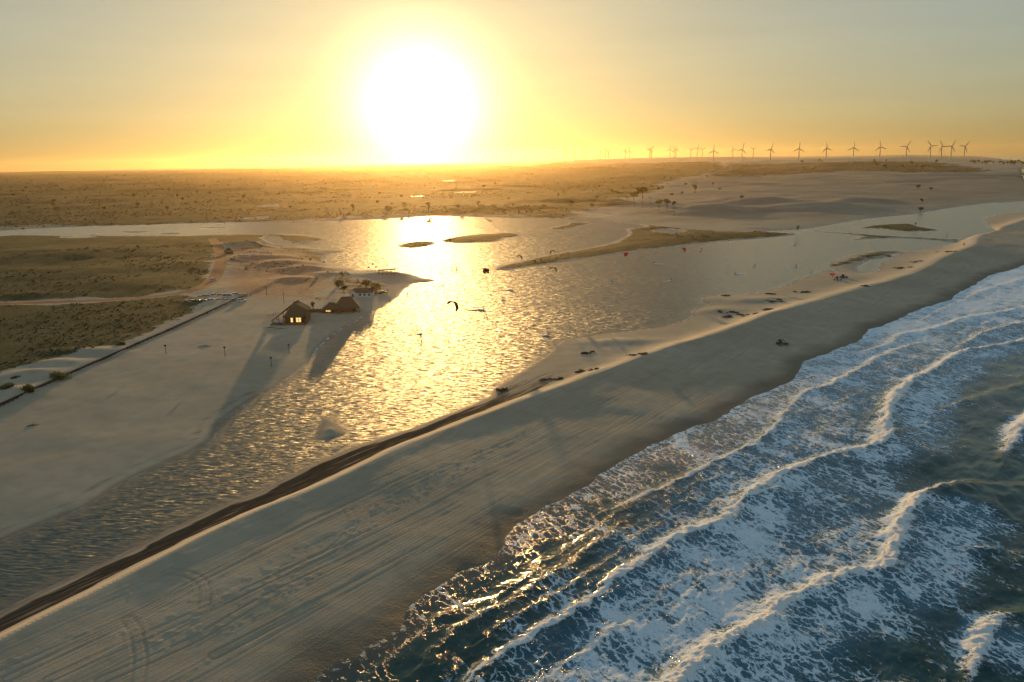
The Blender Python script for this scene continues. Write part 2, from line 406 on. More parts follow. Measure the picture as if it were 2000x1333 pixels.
# ------------------------------------------------------------------ materials
class Mat:
    def __init__(self, name, rough=0.8, spec=0.3):
        self.m = bpy.data.materials.new(name); self.m.use_nodes = True
        self.n, self.l = self.m.node_tree.nodes, self.m.node_tree.links
        self.b = self.n['Principled BSDF']
        self.b.inputs['Roughness'].default_value = rough
        self.b.inputs['Specular IOR Level'].default_value = spec
    def node(self, t, ins=None, **kw):
        n = self.n.new(t)
        for k, v in kw.items():
            setattr(n, k, v)
        for k, v in (ins or {}).items():
            self.put(n.inputs[k], v)
        return n
    def put(self, sock, v):
        if hasattr(v, 'links') or hasattr(v, 'is_linked'):
            self.l.new(v, sock)
        elif isinstance(v, (tuple, list)) and len(v) == 3 and sock.type == 'RGBA':
            sock.default_value = (*v, 1)
        else:
            sock.default_value = v
    def attr(self, name):
        return self.node('ShaderNodeAttribute', attribute_name=name).outputs['Fac']
    def pos(self, scale=(1, 1, 1), rot=0.0, loc=(0, 0, 0)):
        g = self.node('ShaderNodeNewGeometry').outputs['Position']
        r = self.node('ShaderNodeVectorRotate', {'Vector': g, 'Angle': rot}, rotation_type='Z_AXIS').outputs[0] if rot else g
        return self.node('ShaderNodeMapping', {'Vector': r, 'Scale': scale, 'Location': loc}).outputs[0]
    def noise(self, vec, scale, detail=4, rough=.5, dist=0.0):
        return self.node('ShaderNodeTexNoise', {'Vector': vec, 'Scale': scale, 'Detail': detail, 'Roughness': rough, 'Distortion': dist}).outputs['Fac']
    def math(self, op, a, b=None, c=None, clamp=False):
        n = self.node('ShaderNodeMath', operation=op, use_clamp=clamp)
        for i, v in enumerate((a, b, c)):
            if v is not None:
                self.put(n.inputs[i], v)
        return n.outputs[0]
    def ramp(self, v, a, b, lo=0.0, hi=1.0):
        return self.node('ShaderNodeMapRange', {'Value': v, 'From Min': a, 'From Max': b, 'To Min': lo, 'To Max': hi}, interpolation_type='SMOOTHSTEP').outputs[0]
    def mix(self, f, a, b):
        n = self.node('ShaderNodeMix', data_type='RGBA')
        self.put(n.inputs[0], f); self.put(n.inputs[6], a); self.put(n.inputs[7], b)
        return n.outputs[2]
    def bump(self, h, dist, strength=1.0, normal=None):
        n = self.node('ShaderNodeBump', {'Height': h, 'Distance': dist, 'Strength': strength})
        if normal is not None:
            self.l.new(normal, n.inputs['Normal'])
        return n.outputs[0]
    def color(self, v):
        self.put(self.b.inputs['Base Color'], v)
    def normal(self, v):
        self.l.new(v, self.b.inputs['Normal'])
def plain(name, col, rough=.7, spec=.3, var=.18, scale=1.5, metal=0.0, emit=None):
    M = Mat(name, rough, spec)
    oc = M.node('ShaderNodeTexCoord').outputs['Object']
    n = M.noise(oc, scale, 3)
    M.color(M.mix(n, tuple(c * (1 - var) for c in col), tuple(min(1, c * (1 + var)) for c in col)))
    M.b.inputs['Metallic'].default_value = metal
    if emit:
        M.b.inputs['Emission Color'].default_value = (*emit[0], 1); M.b.inputs['Emission Strength'].default_value = emit[1]
    return M.m

def make_ground_mat():
    M = Mat('sand_and_scrub', .92, .15)
    p = M.pos()
    big, mid, fine = M.noise(p, .02, 4), M.noise(p, .22, 4), M.noise(p, 2.2, 3)
    beach = M.pos((.02, 2.0, 1), -BEACH_ANG)
    streak = M.noise(beach, 1.0, 5, .6)
    sand = M.mix(M.ramp(big, .3, .7), (.39, .322, .228), (.48, .398, .285))
    sand = M.mix(M.ramp(mid, .35, .75, 0, .45), sand, (.315, .25, .175))
    sand = M.mix(M.math('MULTIPLY', M.ramp(streak, .5, .75, 0, .55), M.attr('beach')), sand, (.27, .21, .16))
    sand = M.mix(M.math('MULTIPLY', M.attr('track'), .28), sand, (.22, .175, .13))
    sand = M.mix(M.attr('sunlit_crest'), sand, (.72, .57, .39))  # sunlit stripe of the ridge painted in as paler sand
    # scrub and grass
    vn = M.noise(p, .055, 5, .62); vf = M.noise(p, .7, 4, .6)
    wind = M.noise(M.pos((.25, 1.0, 1), .35), .12, 4, .6)
    green = M.mix(M.ramp(vf, .3, .7), (.016, .032, .011), (.048, .066, .024))
    green = M.mix(M.ramp(vn, .42, .72), green, (.075, .078, .034))
    vm = M.math('ADD', M.attr('veg'), M.math('MULTIPLY', M.math('SUBTRACT', M.math('ADD', M.math('MULTIPLY', wind, .6), M.math('MULTIPLY', vf, .4)), .5), 1.5))
    col = M.mix(M.ramp(vm, .34, .62), sand, green)
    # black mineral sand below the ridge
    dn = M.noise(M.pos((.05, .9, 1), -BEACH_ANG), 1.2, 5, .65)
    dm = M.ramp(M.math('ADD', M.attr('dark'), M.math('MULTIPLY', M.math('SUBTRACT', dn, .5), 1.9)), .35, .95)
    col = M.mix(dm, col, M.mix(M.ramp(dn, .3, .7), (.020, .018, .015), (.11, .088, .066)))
    # red dirt road
    rn = M.noise(M.pos((1, 1, 1)), .35, 4)
    rm = M.ramp(M.math('ADD', M.attr('road'), M.math('MULTIPLY', M.math('SUBTRACT', rn, .5), .5)), .35, .6)
    col = M.mix(rm, col, M.mix(rn, (.30, .12, .055), (.40, .20, .11)))
    # wet sand and mud; the far plain's sand is toned darker here too
    wet = M.attr('wet')
    wv = M.node('ShaderNodeMix', data_type='RGBA', blend_type='MULTIPLY')
    M.put(wv.inputs[0], wet); M.put(wv.inputs[6], col); M.put(wv.inputs[7], (.42, .41, .41))
    M.put(M.b.inputs['Specular IOR Level'], M.math('MULTIPLY', M.math('SUBTRACT', 1.0, dm), .12))
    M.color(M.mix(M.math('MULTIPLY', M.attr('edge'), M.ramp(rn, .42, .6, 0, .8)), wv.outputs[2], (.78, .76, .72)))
    M.put(M.b.inputs['Roughness'], M.math('SUBTRACT', .93, M.math('MULTIPLY', wet, .27)))
    h = M.math('ADD', M.math('MULTIPLY', fine, .5), M.math('MULTIPLY', M.math('MULTIPLY', streak, M.attr('beach')), 2.2))
    h = M.math('ADD', h, M.math('MULTIPLY', M.math('MULTIPLY', vf, M.attr('veg')), 3.0))
    M.normal(M.bump(h, .12, .8))
    return M.m

# ------------------------------------------------------------------ the ground
RR = radii(66, 17000, 2.3e-5, .0085)
AZ = (-46, 47, 740)
X, Y = polar(*AZ, RR)
F = fields(X, Y)
Z = height(X, Y, F)
ds, dl, dr, ra = F
Rg = np.hypot(X, Y)
veg = np.zeros_like(X)
for P, s, soft in VEG:
    d = poly_sd(X, Y, P, soft * 6)
    veg = np.maximum(veg, s * sstep(soft, -soft, d + (fbm(X / (soft * 1.6), Y / (soft * 1.6), 3, 81) - .5) * soft * 2))
veg *= sstep(0.5, 5, dl)
wall_d, _ = line_field(X, Y, WALL, 80)
road_d, _ = line_field(X, Y, ROAD, 40); road2_d, _ = line_field(X, Y, ROAD2, 40)
road = np.maximum(sstep(5.5, 2.0, np.abs(road_d)), .55 * sstep(4.5, 1, np.abs(road2_d)))
red = poly_sd(X, Y, DUST, 60)
road = np.maximum(road, .52 * sstep(25, -25, red))
veg *= 1 - sstep(.35, .75, road) * .9
wet = np.maximum(sstep(11, 1, ds + (fbm(X / 12, Y / 12, 3, 83) - .5) * 6), .8 * sstep(2.6, .5, dl))
wl_ = ridge_shape(Rg)[0]
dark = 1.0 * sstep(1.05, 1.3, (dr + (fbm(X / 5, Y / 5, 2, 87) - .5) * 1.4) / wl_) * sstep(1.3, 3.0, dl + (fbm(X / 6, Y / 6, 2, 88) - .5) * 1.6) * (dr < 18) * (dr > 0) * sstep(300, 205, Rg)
PLAIN = ground_line([(1180, 410), (1260, 380), (1330, 350), (1420, 340), (2100, 335), (2300, 360), (2000, 388), (1800, 408), (1640, 430), (1400, 440), (1260, 438)], 1, True)
wet = np.maximum(wet, .62 * sstep(40, -60, poly_sd(X, Y, PLAIN, 300)) * (.55 + .9 * fbm(X / 60, Y / 45, 4, 89)))  # far plain only toned darker through this mask
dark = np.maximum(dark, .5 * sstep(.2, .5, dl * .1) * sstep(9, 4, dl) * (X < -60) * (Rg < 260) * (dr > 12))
on = np.nonzero((ds > 2) & (dr < 12) & (dr > -59.9))[0]
track = np.zeros_like(X); track[on] = track_groove(X[on], Y[on])[1]
sunlit_crest = ra * np.exp(-np.abs(dr - .4 * wl_) / (wl_ * .8)) * (np.abs(dr) < 50) * sstep(-1.2, .3, dr)  # sunlight on the crest's sun-facing side, put into the sand colour
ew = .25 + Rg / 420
edge = np.interp(Rg, [200, 330], [.25, 1]) * sstep(1.1 * ew, .5 * ew, dl) * sstep(-.6 * ew, 0, dl)  # shore foam line, with the sky's gleam on thin water painted in white
beach = sstep(2, 10, ds) * (dr < 0) * sstep(55, 30, np.abs(dr))
# the plot behind the retaining wall stands a little higher
Z = Z + .9 * sstep(0.0, .6, wall_d) * sstep(75, 30, wall_d) * (wall_d > 0) * (wall_d < 79)
V = np.stack([X, Y, Z], 1)
keep = (ds > -14) & (dl > -14)
me = fast_mesh('ground', V, grid_faces(len(RR), AZ[2], keep), dict(veg=veg, wet=wet, dark=dark, road=road, beach=beach, edge=edge, track=track, sunlit_crest=sunlit_crest))
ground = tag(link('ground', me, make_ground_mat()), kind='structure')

# ------------------------------------------------------------------ the lagoon
def make_lagoon_mat():
    M = Mat('lagoon_water', .14, .5)
    M.b.inputs['IOR'].default_value = 1.33
    sh = M.attr('shore')
    gust = M.noise(M.pos((.4, 1, 1), .3), .02, 3)
    def slope(rot, sc, base, det, ro, off):
        p = M.pos(sc, rot, off)
        return M.math('SUBTRACT', M.noise(p, base, det, ro, .6), .5)
    # wind ripples given as surface slopes: long-crested across the wind, shorter along it
    sy = M.math('ADD', M.math('MULTIPLY', slope(.14, (.18, 1.25, 1), 1.7, 4, .66, (0, 0, 0)), 1.15), M.math('MULTIPLY', slope(.06, (.2, 1.3, 1), 3.2, 2, .6, (31, 7, 0)), .60))
    sx = M.math('ADD', M.math('MULTIPLY', slope(.16, (.35, 1.2, 1), .75, 4, .7, (57, 13, 0)), 2.2), M.math('MULTIPLY', slope(.1, (.35, 1.2, 1), 2.2, 2, .6, (11, 71, 0)), 1.7))
    amp = M.math('MULTIPLY', M.ramp(gust, .3, .7, .8, 1.15), M.math('MULTIPLY', M.ramp(sh, .3, 1, 1, .45), M.ramp(M.attr('calm'), 0, 1, 1, .42)))
    nv = M.node('ShaderNodeCombineXYZ', {'X': M.math('MULTIPLY', sx, amp), 'Y': M.math('MULTIPLY', sy, amp), 'Z': 1.0}).outputs[0]
    M.normal(M.node('ShaderNodeVectorMath', {0: nv}, operation='NORMALIZE').outputs[0])
    M.color(M.mix(M.ramp(sh, 0, 1), (.085, .105, .085), (.16, .14, .10)))
    M.put(M.b.inputs['Roughness'], M.ramp(M.attr('calm'), 0, 1, .50, .24))
    return M.m
LR = radii(66, 4200, 4e-5, .010)
LX, LY = polar(-48, 48, 480, LR)
lf = fields(LX, LY)
lshore = sstep(-7, 0.2, lf[1])
laz = np.degrees(np.arctan2(LX, LY))
lcalm = np.maximum(sstep(7, 19, laz), sstep(-14, -22, laz) * sstep(600, 760, np.hypot(LX, LY)))   # water sheltered by the spits and the far bank
me = fast_mesh('lagoon', np.stack([LX, LY, np.zeros_like(LX)], 1), grid_faces(len(LR), 480, (lf[1] < 4) & (lf[0] > 20)), dict(shore=lshore, calm=lcalm))
lagoon = tag(link('lagoon_water', me, make_lagoon_mat()), kind='structure')
# ------------------------------------------------------------------ the sea
WAVES = [  # photo pixels, crest height (m), foam on the crest
    [(1230, 1420, .9, 1), (1330, 1333, 1.1, 1), (1400, 1272, 1.3, 1), (1480, 1228, 1.4, 1), (1560, 1172, 1.4, 1), (1640, 1130, 1.5, 1), (1735, 1112, 1.4, 1), (1755, 1055, 1.5, 1), (1785, 1000, 1.8, 1), (1825, 968, 2.0, .8), (1900, 957, 2.0, .25), (1960, 958, 1.2, .0), (2060, 950, .0, .0)],
    [(850, 1390, .3, .8), (950, 1308, .5, 1), (1060, 1232, .6, 1), (1150, 1180, .7, 1), (1240, 1110, .8, 1), (1330, 1050, .9, 1), (1425, 1012, 1.0, 1), (1455, 978, 1.0, 1), (1515, 938, 1.2, 1), (1600, 902, 1.1, 1), (1700, 876, 1.3, 1), (1726, 862, 1.7, 1), (1735, 830, 1.9, 1), (1745, 795, 1.9, 1), (1775, 755, 1.7, 1), (1833, 721, 1.5, 1), (1880, 692, 1.4, 1), (1966, 674, 1.3, .9), (2060, 652, 1.2, .9), (2200, 620, 1, .8)],
    [(1180, 1000, .2, .4), (1300, 952, .4, .7), (1386, 908, .5, .8), (1473, 869, .6, .8), (1523, 822, .7, .7), (1552, 786, .7, .6), (1581, 764, .7, .7), (1617, 755, .7, .9), (1660, 732, .7, .9), (1746, 685, .5, .8), (1800, 670, .3, .6)],
    [(1640, 700, .2, .6), (1732, 674, .4, .8), (1757, 656, .5, .9), (1840, 638, .6, 1), (1894, 620, .7, 1), (1984, 606, .7, 1), (2100, 580, .6, 1)],
    [(1800, 625, .2, .6), (1880, 585, .35, .8), (1940, 562, .4, .9), (2000, 545, .4, .9), (2100, 515, .4, .8)],
    [(1880, 672, .3, .6), (1930, 648, .7, .9), (2000, 632, .8, 1), (2100, 610, .8, .9)],
    [(700, 1340, .15, .1), (790, 1262, .3, .2), (880, 1198, .45, .25), (953, 1175, .5, .3), (1029, 1130, .55, .3), (1085, 1089, .5, .3), (1155, 1044, .4, .2), (1230, 985, .2, .1)],
    [(830, 1290, .2, .1), (923, 1215, .45, .3), (1004, 1180, .5, .4), (1054, 1145, .5, .4), (1110, 1104, .5, .5), (1188, 1049, .4, .4), (1240, 1010, .1, .2)],
    [(960, 1240, .2, .2), (1040, 1190, .3, .4), (1110, 1150, .35, .5), (1200, 1085, .3, .4), (1290, 1020, .2, .4)],
    [(1040, 1340, .3, .5), (1150, 1270, .35, .6), (1260, 1190, .3, .6), (1340, 1130, .2, .5)],
    [(1890, 1340, .3, .2), (1915, 1275, 1.0, .9), (1930, 1240, 1.3, 1), (1960, 1215, 1.2, .6), (2010, 1200, .9, .1), (2080, 1190, 0, 0)],
    [(1960, 900, .6, .2), (1985, 860, 1.5, 1), (2000, 832, 1.7, 1), (2050, 800, 1.6, 1), (2120, 780, 1.2, .8)],
    [(1800, 840, .0, 0), (1850, 800, .5, .05), (1930, 770, .7, .1), (2050, 740, .6, .2)],
    [(1830, 1090, .0, 0), (1900, 1075, .6, .15), (1980, 1085, .7, .1), (2080, 1085, .3, 0)]]
FOAM = [(700, 1330, .3), (800, 1290, .15), (900, 1230, .18), (1000, 1150, .2), (1100, 1080, .25), (1200, 1000, .3), (1300, 930, .38), (820, 1200, .3), (950, 1110, .32), (1050, 1020, .4), (1200, 920, .55), (1320, 862, .6),
    (1200, 1250, .78), (1300, 1150, .8), (1400, 1080, .78), (1500, 1010, .74), (1150, 1320, .78), (1350, 1010, .55), (1450, 930, .62), (1550, 880, .62), (1600, 830, .6), (1650, 780, .62), (1550, 1100, .75), (1600, 1020, .6),
    (1650, 960, .62), (1700, 920, .55), (1680, 1060, .62), (1250, 1080, .55), (1100, 1180, .42), (1050, 1280, .5), (950, 1330, .3), (1500, 1150, .75), (1450, 1210, .78), (1360, 1270, .78), (1600, 1250, .62), (1520, 1280, .66), (1700, 1180, .64), (1800, 1100, .62),
    (1850, 1040, .5), (1700, 1300, .38), (1600, 1330, .5), (1800, 1270, .3), (1750, 1220, .5), (1880, 1150, .4), (1950, 1150, .12), (1950, 1020, .08), (1880, 990, .15), (1850, 910, .12), (1950, 900, .1), (1790, 870, .2), (1820, 960, .3), (1900, 830, .15), (1950, 760, .22),
    (1850, 790, .34), (1800, 800, .42), (1980, 700, .38), (1990, 1260, .1), (1900, 1330, .12), (1930, 1190, .2), (1700, 720, .62), (1750, 700, .64), (1650, 720, .72), (1800, 680, .66), (1850, 660, .7), (1900, 620, .85), (1950, 590, .85), (1980, 560, .9), (1880, 590, .9), (1780, 645, .85),
    (1720, 655, .85), (1900, 665, .6), (1980, 650, .62), (1600, 720, .74), (1500, 790, .6), (1400, 850, .5), (2100, 520, .9), (2100, 620, .6), (2100, 800, .2), (2100, 1100, .1), (1920, 1255, .55), (1740, 690, .7), (1560, 745, .7), (2400, 480, .3), (2400, 600, .12)]
def sea_fields(X, Y, ds):
    R = np.hypot(X, Y); A = np.arctan2(X, Y)
    LRg = np.log(R)
    num = np.zeros_like(X); den = np.full_like(X, 1e-9)
    for px, py, v in FOAM:
        w = W(px, py)
        r = math.hypot(w[0], w[1])
        q = ((A - math.atan2(w[0], w[1])) * 1.0) ** 2 + (LRg - math.log(r)) ** 2 * .35
        k = 1.0 / (q + 2e-4) ** 1.8
        num += k * v; den += k
    foam = num / den
    foam *= np.where(R > 900, sstep(2500, 900, R) * .8 + .05, 1)
    ca, sa = math.cos(BEACH_ANG), math.sin(BEACH_ANG)
    U, V = X * ca + Y * sa, -X * sa + Y * ca
    wx = (fbm(X / 16, Y / 16, 3, 101) - .5) * 5; 
    Xw, Yw = X + wx * .4, Y + wx * .4
    # chop and short swell
    calm = sstep(-3, -22, ds)
    z = (fbm(U / 7 + wx * .1, V / 2.6, 4, 103) - .5) * .55 * calm
    z += (fbm(U / 22, V / 11, 3, 105) - .5) * 1.0 * sstep(-10, -60, ds)
    z += (fbm(X / 1.3, Y / 1.3, 3, 107) - .5) * .13 * calm * sstep(700, 200, R)
    crest = np.zeros_like(X)
    for wv in WAVES:
        P = ground_line(wv, 5)
        d, e = line_field(Xw, Yw, P, 45)
        d = d + (fbm(X / 3.2, Y / 3.2, 2, 121) - .5) * 1.7 + (fbm(X / .9, Y / .9, 2, 123) - .5) * .7
        amp, fo = np.maximum(e[:, 0], 0), np.clip(e[:, 1] * (.6 + .8 * fbm(X / 9, Y / 9, 2, 125)), 0, 1)
        wf, wb = .9 + .95 * amp, 2.0 + 4.2 * amp
        prof = np.where(d > 0, np.exp(-(np.abs(d) / wf) ** 2), np.exp(-(np.abs(d) / wb) ** 1.5)) - .18 * np.exp(-((d - wf * 2.2) / (wf * 1.5)) ** 2)
        cw = wf * (.16 + 1.0 * fbm(X / 5, Y / 5, 3, 115) ** 1.3)
        churn = fo * np.exp(-((d - .15 * wf) / cw) ** 2)
        z += amp * prof * (.85 + .4 * (fbm(X / 6, Y / 6, 2, 109) - .5) * 1.6)
        z += churn * ((fbm(X / 1.1, Y / 1.1, 3, 111) - .5) * (.35 + .55 * np.minimum(amp, 1.6)) + .12 * amp)
        crest = np.maximum(crest, churn)
        foam = np.maximum(foam, fo * .95 * np.exp(-((d - .6 * wf) / (1.7 * wf)) ** 2) * np.minimum(amp, 1))
        # lace left on the back of the breaker
        foam = np.maximum(foam, fo * .72 * np.exp(-((d + wb * .8) / (wb * 1.1)) ** 2) * np.minimum(amp, 1))
    swash = sstep(-5.5, -.3, ds)
    z = np.maximum(z, -.45) * sstep(.5, -7, ds) + .02 + .06 * sstep(-2.5, -.6, ds) * sstep(.6, -.4, ds) * fbm(X / 1.6, Y / 1.6, 2, 113)
    return z, np.clip(foam, 0, 1), np.clip(crest, 0, 1), swash
def make_sea_mat():
    M = Mat('sea_water_and_foam', .1, .5)
    M.b.inputs['IOR'].default_value = 1.33
    streaky = M.pos((1.0, .36, 1), -BEACH_ANG + .35)
    warp = M.noise(M.pos(), .25, 3)
    n1 = M.noise(streaky, .55, 6, .66, .8)
    n2 = M.noise(M.pos((1, .5, 1), -BEACH_ANG + .5), 2.2, 5, .65, .6)
    vo = M.node('ShaderNodeTexVoronoi', {'Vector': M.node('ShaderNodeVectorMath', {0: M.pos((1, .45, 1), -BEACH_ANG + .45), 1: M.node('ShaderNodeCombineXYZ', {'X': M.math('MULTIPLY', M.noise(M.pos(), .9, 4), 2.2), 'Y': M.math('MULTIPLY', warp, 3.0)}).outputs[0]}, operation='ADD').outputs[0], 'Scale': .75}, feature='DISTANCE_TO_EDGE').outputs['Distance']
    n3 = M.noise(M.pos((1, .45, 1), -BEACH_ANG + .3), 5.5, 4, .65, .4)
    lace = M.ramp(vo, .16, .0)
    n0 = M.noise(M.pos((1, .6, 1), -BEACH_ANG + .4), .11, 4, .6, .6)
    pat = M.math('ADD', M.math('ADD', M.math('ADD', M.math('MULTIPLY', n1, .52), M.math('MULTIPLY', n3, .18)), M.math('MULTIPLY', n2, .30)), M.math('MULTIPLY', lace, .16))
    foam, crest, swash = M.attr('foam'), M.attr('crest'), M.attr('swash')
    thr = M.math('SUBTRACT', M.math('SUBTRACT', 1.12, M.math('MULTIPLY', n0, .60)), M.math('MULTIPLY', foam, .50))
    f1 = M.ramp(M.math('SUBTRACT', pat, thr), -.03, .07)
    f2 = M.ramp(M.math('ADD', crest, M.math('ADD', M.math('MULTIPLY', M.math('SUBTRACT', n2, .5), 1.2), M.math('MULTIPLY', M.math('SUBTRACT', n3, .5), .9))), .25, .5)
    sn = M.math('ADD', swash, M.math('MULTIPLY', M.math('SUBTRACT', M.noise(M.pos(), .7, 5, .65), .5), 1.1))
    f3 = M.math('MULTIPLY', M.ramp(sn, 1.0, 1.16), .55)
    fm = M.math('MAXIMUM', M.math('MAXIMUM', M.math('MULTIPLY', f1, .95), f2), f3)
    water = M.mix(M.ramp(swash, .1, 1), M.mix(M.ramp(foam, .25, .8), M.mix(M.ramp(warp, .3, .7), (.004, .044, .042), (.010, .064, .058)), (.045, .17, .26)), (.075, .072, .055))
    M.color(M.mix(fm, water, M.mix(f2, M.mix(M.ramp(M.math('ADD', M.math('SUBTRACT', pat, thr), M.math('MULTIPLY', M.math('SUBTRACT', n3, .5), .5)), -.03, .17), (.16, .39, .54), (.85, .92, .97)), (.86, .85, .83))))
    M.put(M.b.inputs['Roughness'], M.ramp(fm, 0, .6, .10, .85))
    r1 = M.noise(M.pos((1, .5, 1), -BEACH_ANG + 1.2), 1.4, 4, .6, .4)
    h = M.math('ADD', M.math('MULTIPLY', r1, M.ramp(swash, 0, .8, .10, .01)), M.math('MULTIPLY', fm, M.math('ADD', .05, M.math('ADD', M.math('MULTIPLY', n2, .26), M.math('MULTIPLY', n3, .18)))))
    M.normal(M.bump(M.math('MULTIPLY', h, M.ramp(swash, .1, .8, 1, .12)), 1.0, .9))
    return M.m
SR = radii(52, 18000, 2.0e-5, .013)
SX, SY = polar(-30, 58, 760, SR)
sds = poly_sd(SX, SY, SEA)
sk = sds < 3
sds2 = sds + (fbm(SX / 7, SY / 7, 3, 3) - .5) * 2.6
sz = np.zeros_like(SX); sf = np.zeros_like(SX); sc = np.zeros_like(SX); ss = np.zeros_like(SX)
sz[sk], sf[sk], sc[sk], ss[sk] = sea_fields(SX[sk], SY[sk], sds2[sk])
sq = grid_faces(len(SR), 760, sds < 2.2)
sq = sq[sk[sq].all(1)]
me = fast_mesh('sea', np.stack([SX, SY, sz], 1), sq, dict(foam=sf, crest=sc, swash=ss))
sea = tag(link('sea_water', me, make_sea_mat()), kind='structure')
# ------------------------------------------------------------------ small-mesh builder
class MB:
    def __init__(self):
        self.v, self.f = [], []
    def add(self, vs, fs):
        o = len(self.v)
        self.v += [tuple(map(float, p)) for p in vs]
        self.f += [tuple(i + o for i in q) for q in fs]
        return self
    def box(self, c, s, rz=0.0):
        x, y, z = s[0] / 2, s[1] / 2, s[2] / 2
        cr, sr = math.cos(rz), math.sin(rz)
        vs = [(c[0] + a * x * cr - b * y * sr, c[1] + a * x * sr + b * y * cr, c[2] + d * z) for a in (-1, 1) for b in (-1, 1) for d in (-1, 1)]
        return self.add(vs, [(0, 1, 3, 2), (4, 6, 7, 5), (0, 4, 5, 1), (2, 3, 7, 6), (0, 2, 6, 4), (1, 5, 7, 3)])
    def tube(self, path, rad, n=6, cap=True):
        """tube along a list of points with a radius per point"""
        P = [Vector(p) for p in path]
        R = rad if isinstance(rad, (list, tuple)) else [rad] * len(P)
        vs, fs = [], []
        for i, p in enumerate(P):
            t = (P[min(i + 1, len(P) - 1)] - P[max(i - 1, 0)]).normalized()
            a = t.cross(Vector((0, 0, 1)) if abs(t.z) < .9 else Vector((1, 0, 0))).normalized()
            b = t.cross(a)
            for k in range(n):
                w = 2 * math.pi * k / n
                vs.append(p + (a * math.cos(w) + b * math.sin(w)) * R[i])
        for i in range(len(P) - 1):
            for k in range(n):
                fs.append((i * n + k, i * n + (k + 1) % n, (i + 1) * n + (k + 1) % n, (i + 1) * n + k))
        if cap:
            fs += [tuple(range(n))[::-1], tuple(range((len(P) - 1) * n, len(P) * n))]
        return self.add(vs, fs)
    def prism(self, prof, y0, y1, in0=0.0, in1=0.0):
        """x-z outline swept from y0 to y1; in0/in1 shrink the z>mid part sideways"""
        n = len(prof)
        vs = [(x, y0, z) for x, z in prof] + [(x, y1, z) for x, z in prof]
        fs = [tuple(range(n)), tuple(range(n, 2 * n))[::-1]] + [(i, i + n, (i + 1) % n + n, (i + 1) % n) for i in range(n)]
        return self.add(vs, fs)
    def slab(self, quad, th):
        """a roof plane: polygon with thickness downwards"""
        q = [Vector(p) for p in quad]
        n = (q[1] - q[0]).cross(q[2] - q[0]).normalized()
        if n.z < 0:
            n = -n
        lo = [p - n * th for p in q]
        k = len(q)
        return self.add(q + lo, [tuple(range(k)), tuple(range(k, 2 * k))[::-1]] + [(i, i + k, (i + 1) % k + k, (i + 1) % k) for i in range(k)])
    def mesh(self, name, mat=None, smooth=False):
        me = bpy.data.meshes.new(name)
        me.from_pydata(self.v, [], self.f)
        me.polygons.foreach_set('use_smooth', [smooth] * len(me.polygons))
        if mat is not None:
            me.materials.append(mat)
        me.update()
        return me
def empty(name, loc, rotz=0.0, scale=1.0):
    o = link(name, None, None, None, loc, rotz, scale)
    o.empty_display_size = .5
    return o
def spawn(spec, name, loc, rotz=0.0, scale=1.0, paint=None):
    """spec: list of (part name, mesh, parent index or None, offset, rotation) - copies share the mesh data"""
    root = empty(name, loc, rotz, scale)
    made = []
    for pn, me, par, off, rot in spec:
        o = bpy.data.objects.new(pn, me)
        COL.objects.link(o)
        o.parent = root if par is None else made[par]
        o.location = off
        o.rotation_euler = rot
        if paint is not None and pn in ('body', 'roof', 'canopy', 'tub'):
            o.material_slots[0].link = 'OBJECT'; o.material_slots[0].material = paint
        made.append(o)
    return root
ORD = ['first', 'second', 'third', 'fourth', 'fifth', 'sixth', 'seventh', 'eighth', 'ninth', 'tenth', 'eleventh', 'twelfth', 'thirteenth', 'fourteenth', 'fifteenth', 'sixteenth', 'seventeenth', 'eighteenth', 'nineteenth', 'twentieth']
M_TURB = plain('turbine_grey', (.24, .24, .235), .5, .4, .05)
M_WHITE = plain('white_paint', (.72, .72, .70), .35, .5, .06)
M_THATCH = plain('thatch', (.115, .085, .055), .95, .1, .45, 4)
M_WOOD = plain('weathered_wood', (.12, .085, .06), .85, .2, .35, 3)
M_DARKWOOD = plain('dark_timber', (.06, .05, .042), .85, .2, .35, 2)
M_LIT = plain('lamp_lit_window', (.8, .6, .3), .5, .3, .1, 1, 0, ((1.0, .62, .18), .55))
M_WALLW = plain('whitewash', (.62, .60, .57), .85, .2, .12, 1)
M_BROWNWALL = plain('brown_plaster', (.17, .10, .065), .9, .2, .25, 1)
M_GLASS = plain('dark_glass', (.02, .022, .025), .12, .6, .1)
M_TYRE = plain('tyre_rubber', (.02, .02, .02), .85, .2, .2)
M_RIM = plain('wheel_rim', (.45, .45, .46), .35, .5, .1, 2, .8)
M_HEAD = plain('headlight_glass', (.8, .8, .78), .1, .6, .05)
M_TAIL = plain('tail_light_glass', (.35, .02, .015), .2, .6, .05)
M_STEEL = plain('grey_steel', (.30, .30, .30), .5, .4, .1, 2, .3)
M_TRUNK = plain('bark', (.09, .07, .05), .95, .1, .4, 4)
def leaf_mat(name, a, b):
    M = Mat(name, .75, .25)
    t = M.attr('tone')
    M.color(M.mix(t, a, b))
    M.b.inputs['Subsurface Weight'].default_value = 0
    tr = M.node('ShaderNodeBsdfTranslucent'); M.put(tr.inputs[0], M.mix(t, tuple(c * .9 for c in a), tuple(c * 1.0 for c in b)))
    mx = M.node('ShaderNodeMixShader', {0: .3})
    M.l.new(M.b.outputs[0], mx.inputs[1]); M.l.new(tr.outputs[0], mx.inputs[2])
    M.l.new(mx.outputs[0], M.n['Material Output'].inputs['Surface'])
    return M.m
M_LEAF = leaf_mat('leaves', (.035, .05, .016), (.10, .115, .04))
M_LEAFB = leaf_mat('beach_bush_leaves', (.05, .075, .02), (.15, .16, .05))
M_CREEP = leaf_mat('creeper_leaves', (.035, .034, .020), (.075, .065, .035))
M_SCRUB = leaf_mat('scrub_tufts', (.018, .022, .009), (.075, .068, .030))

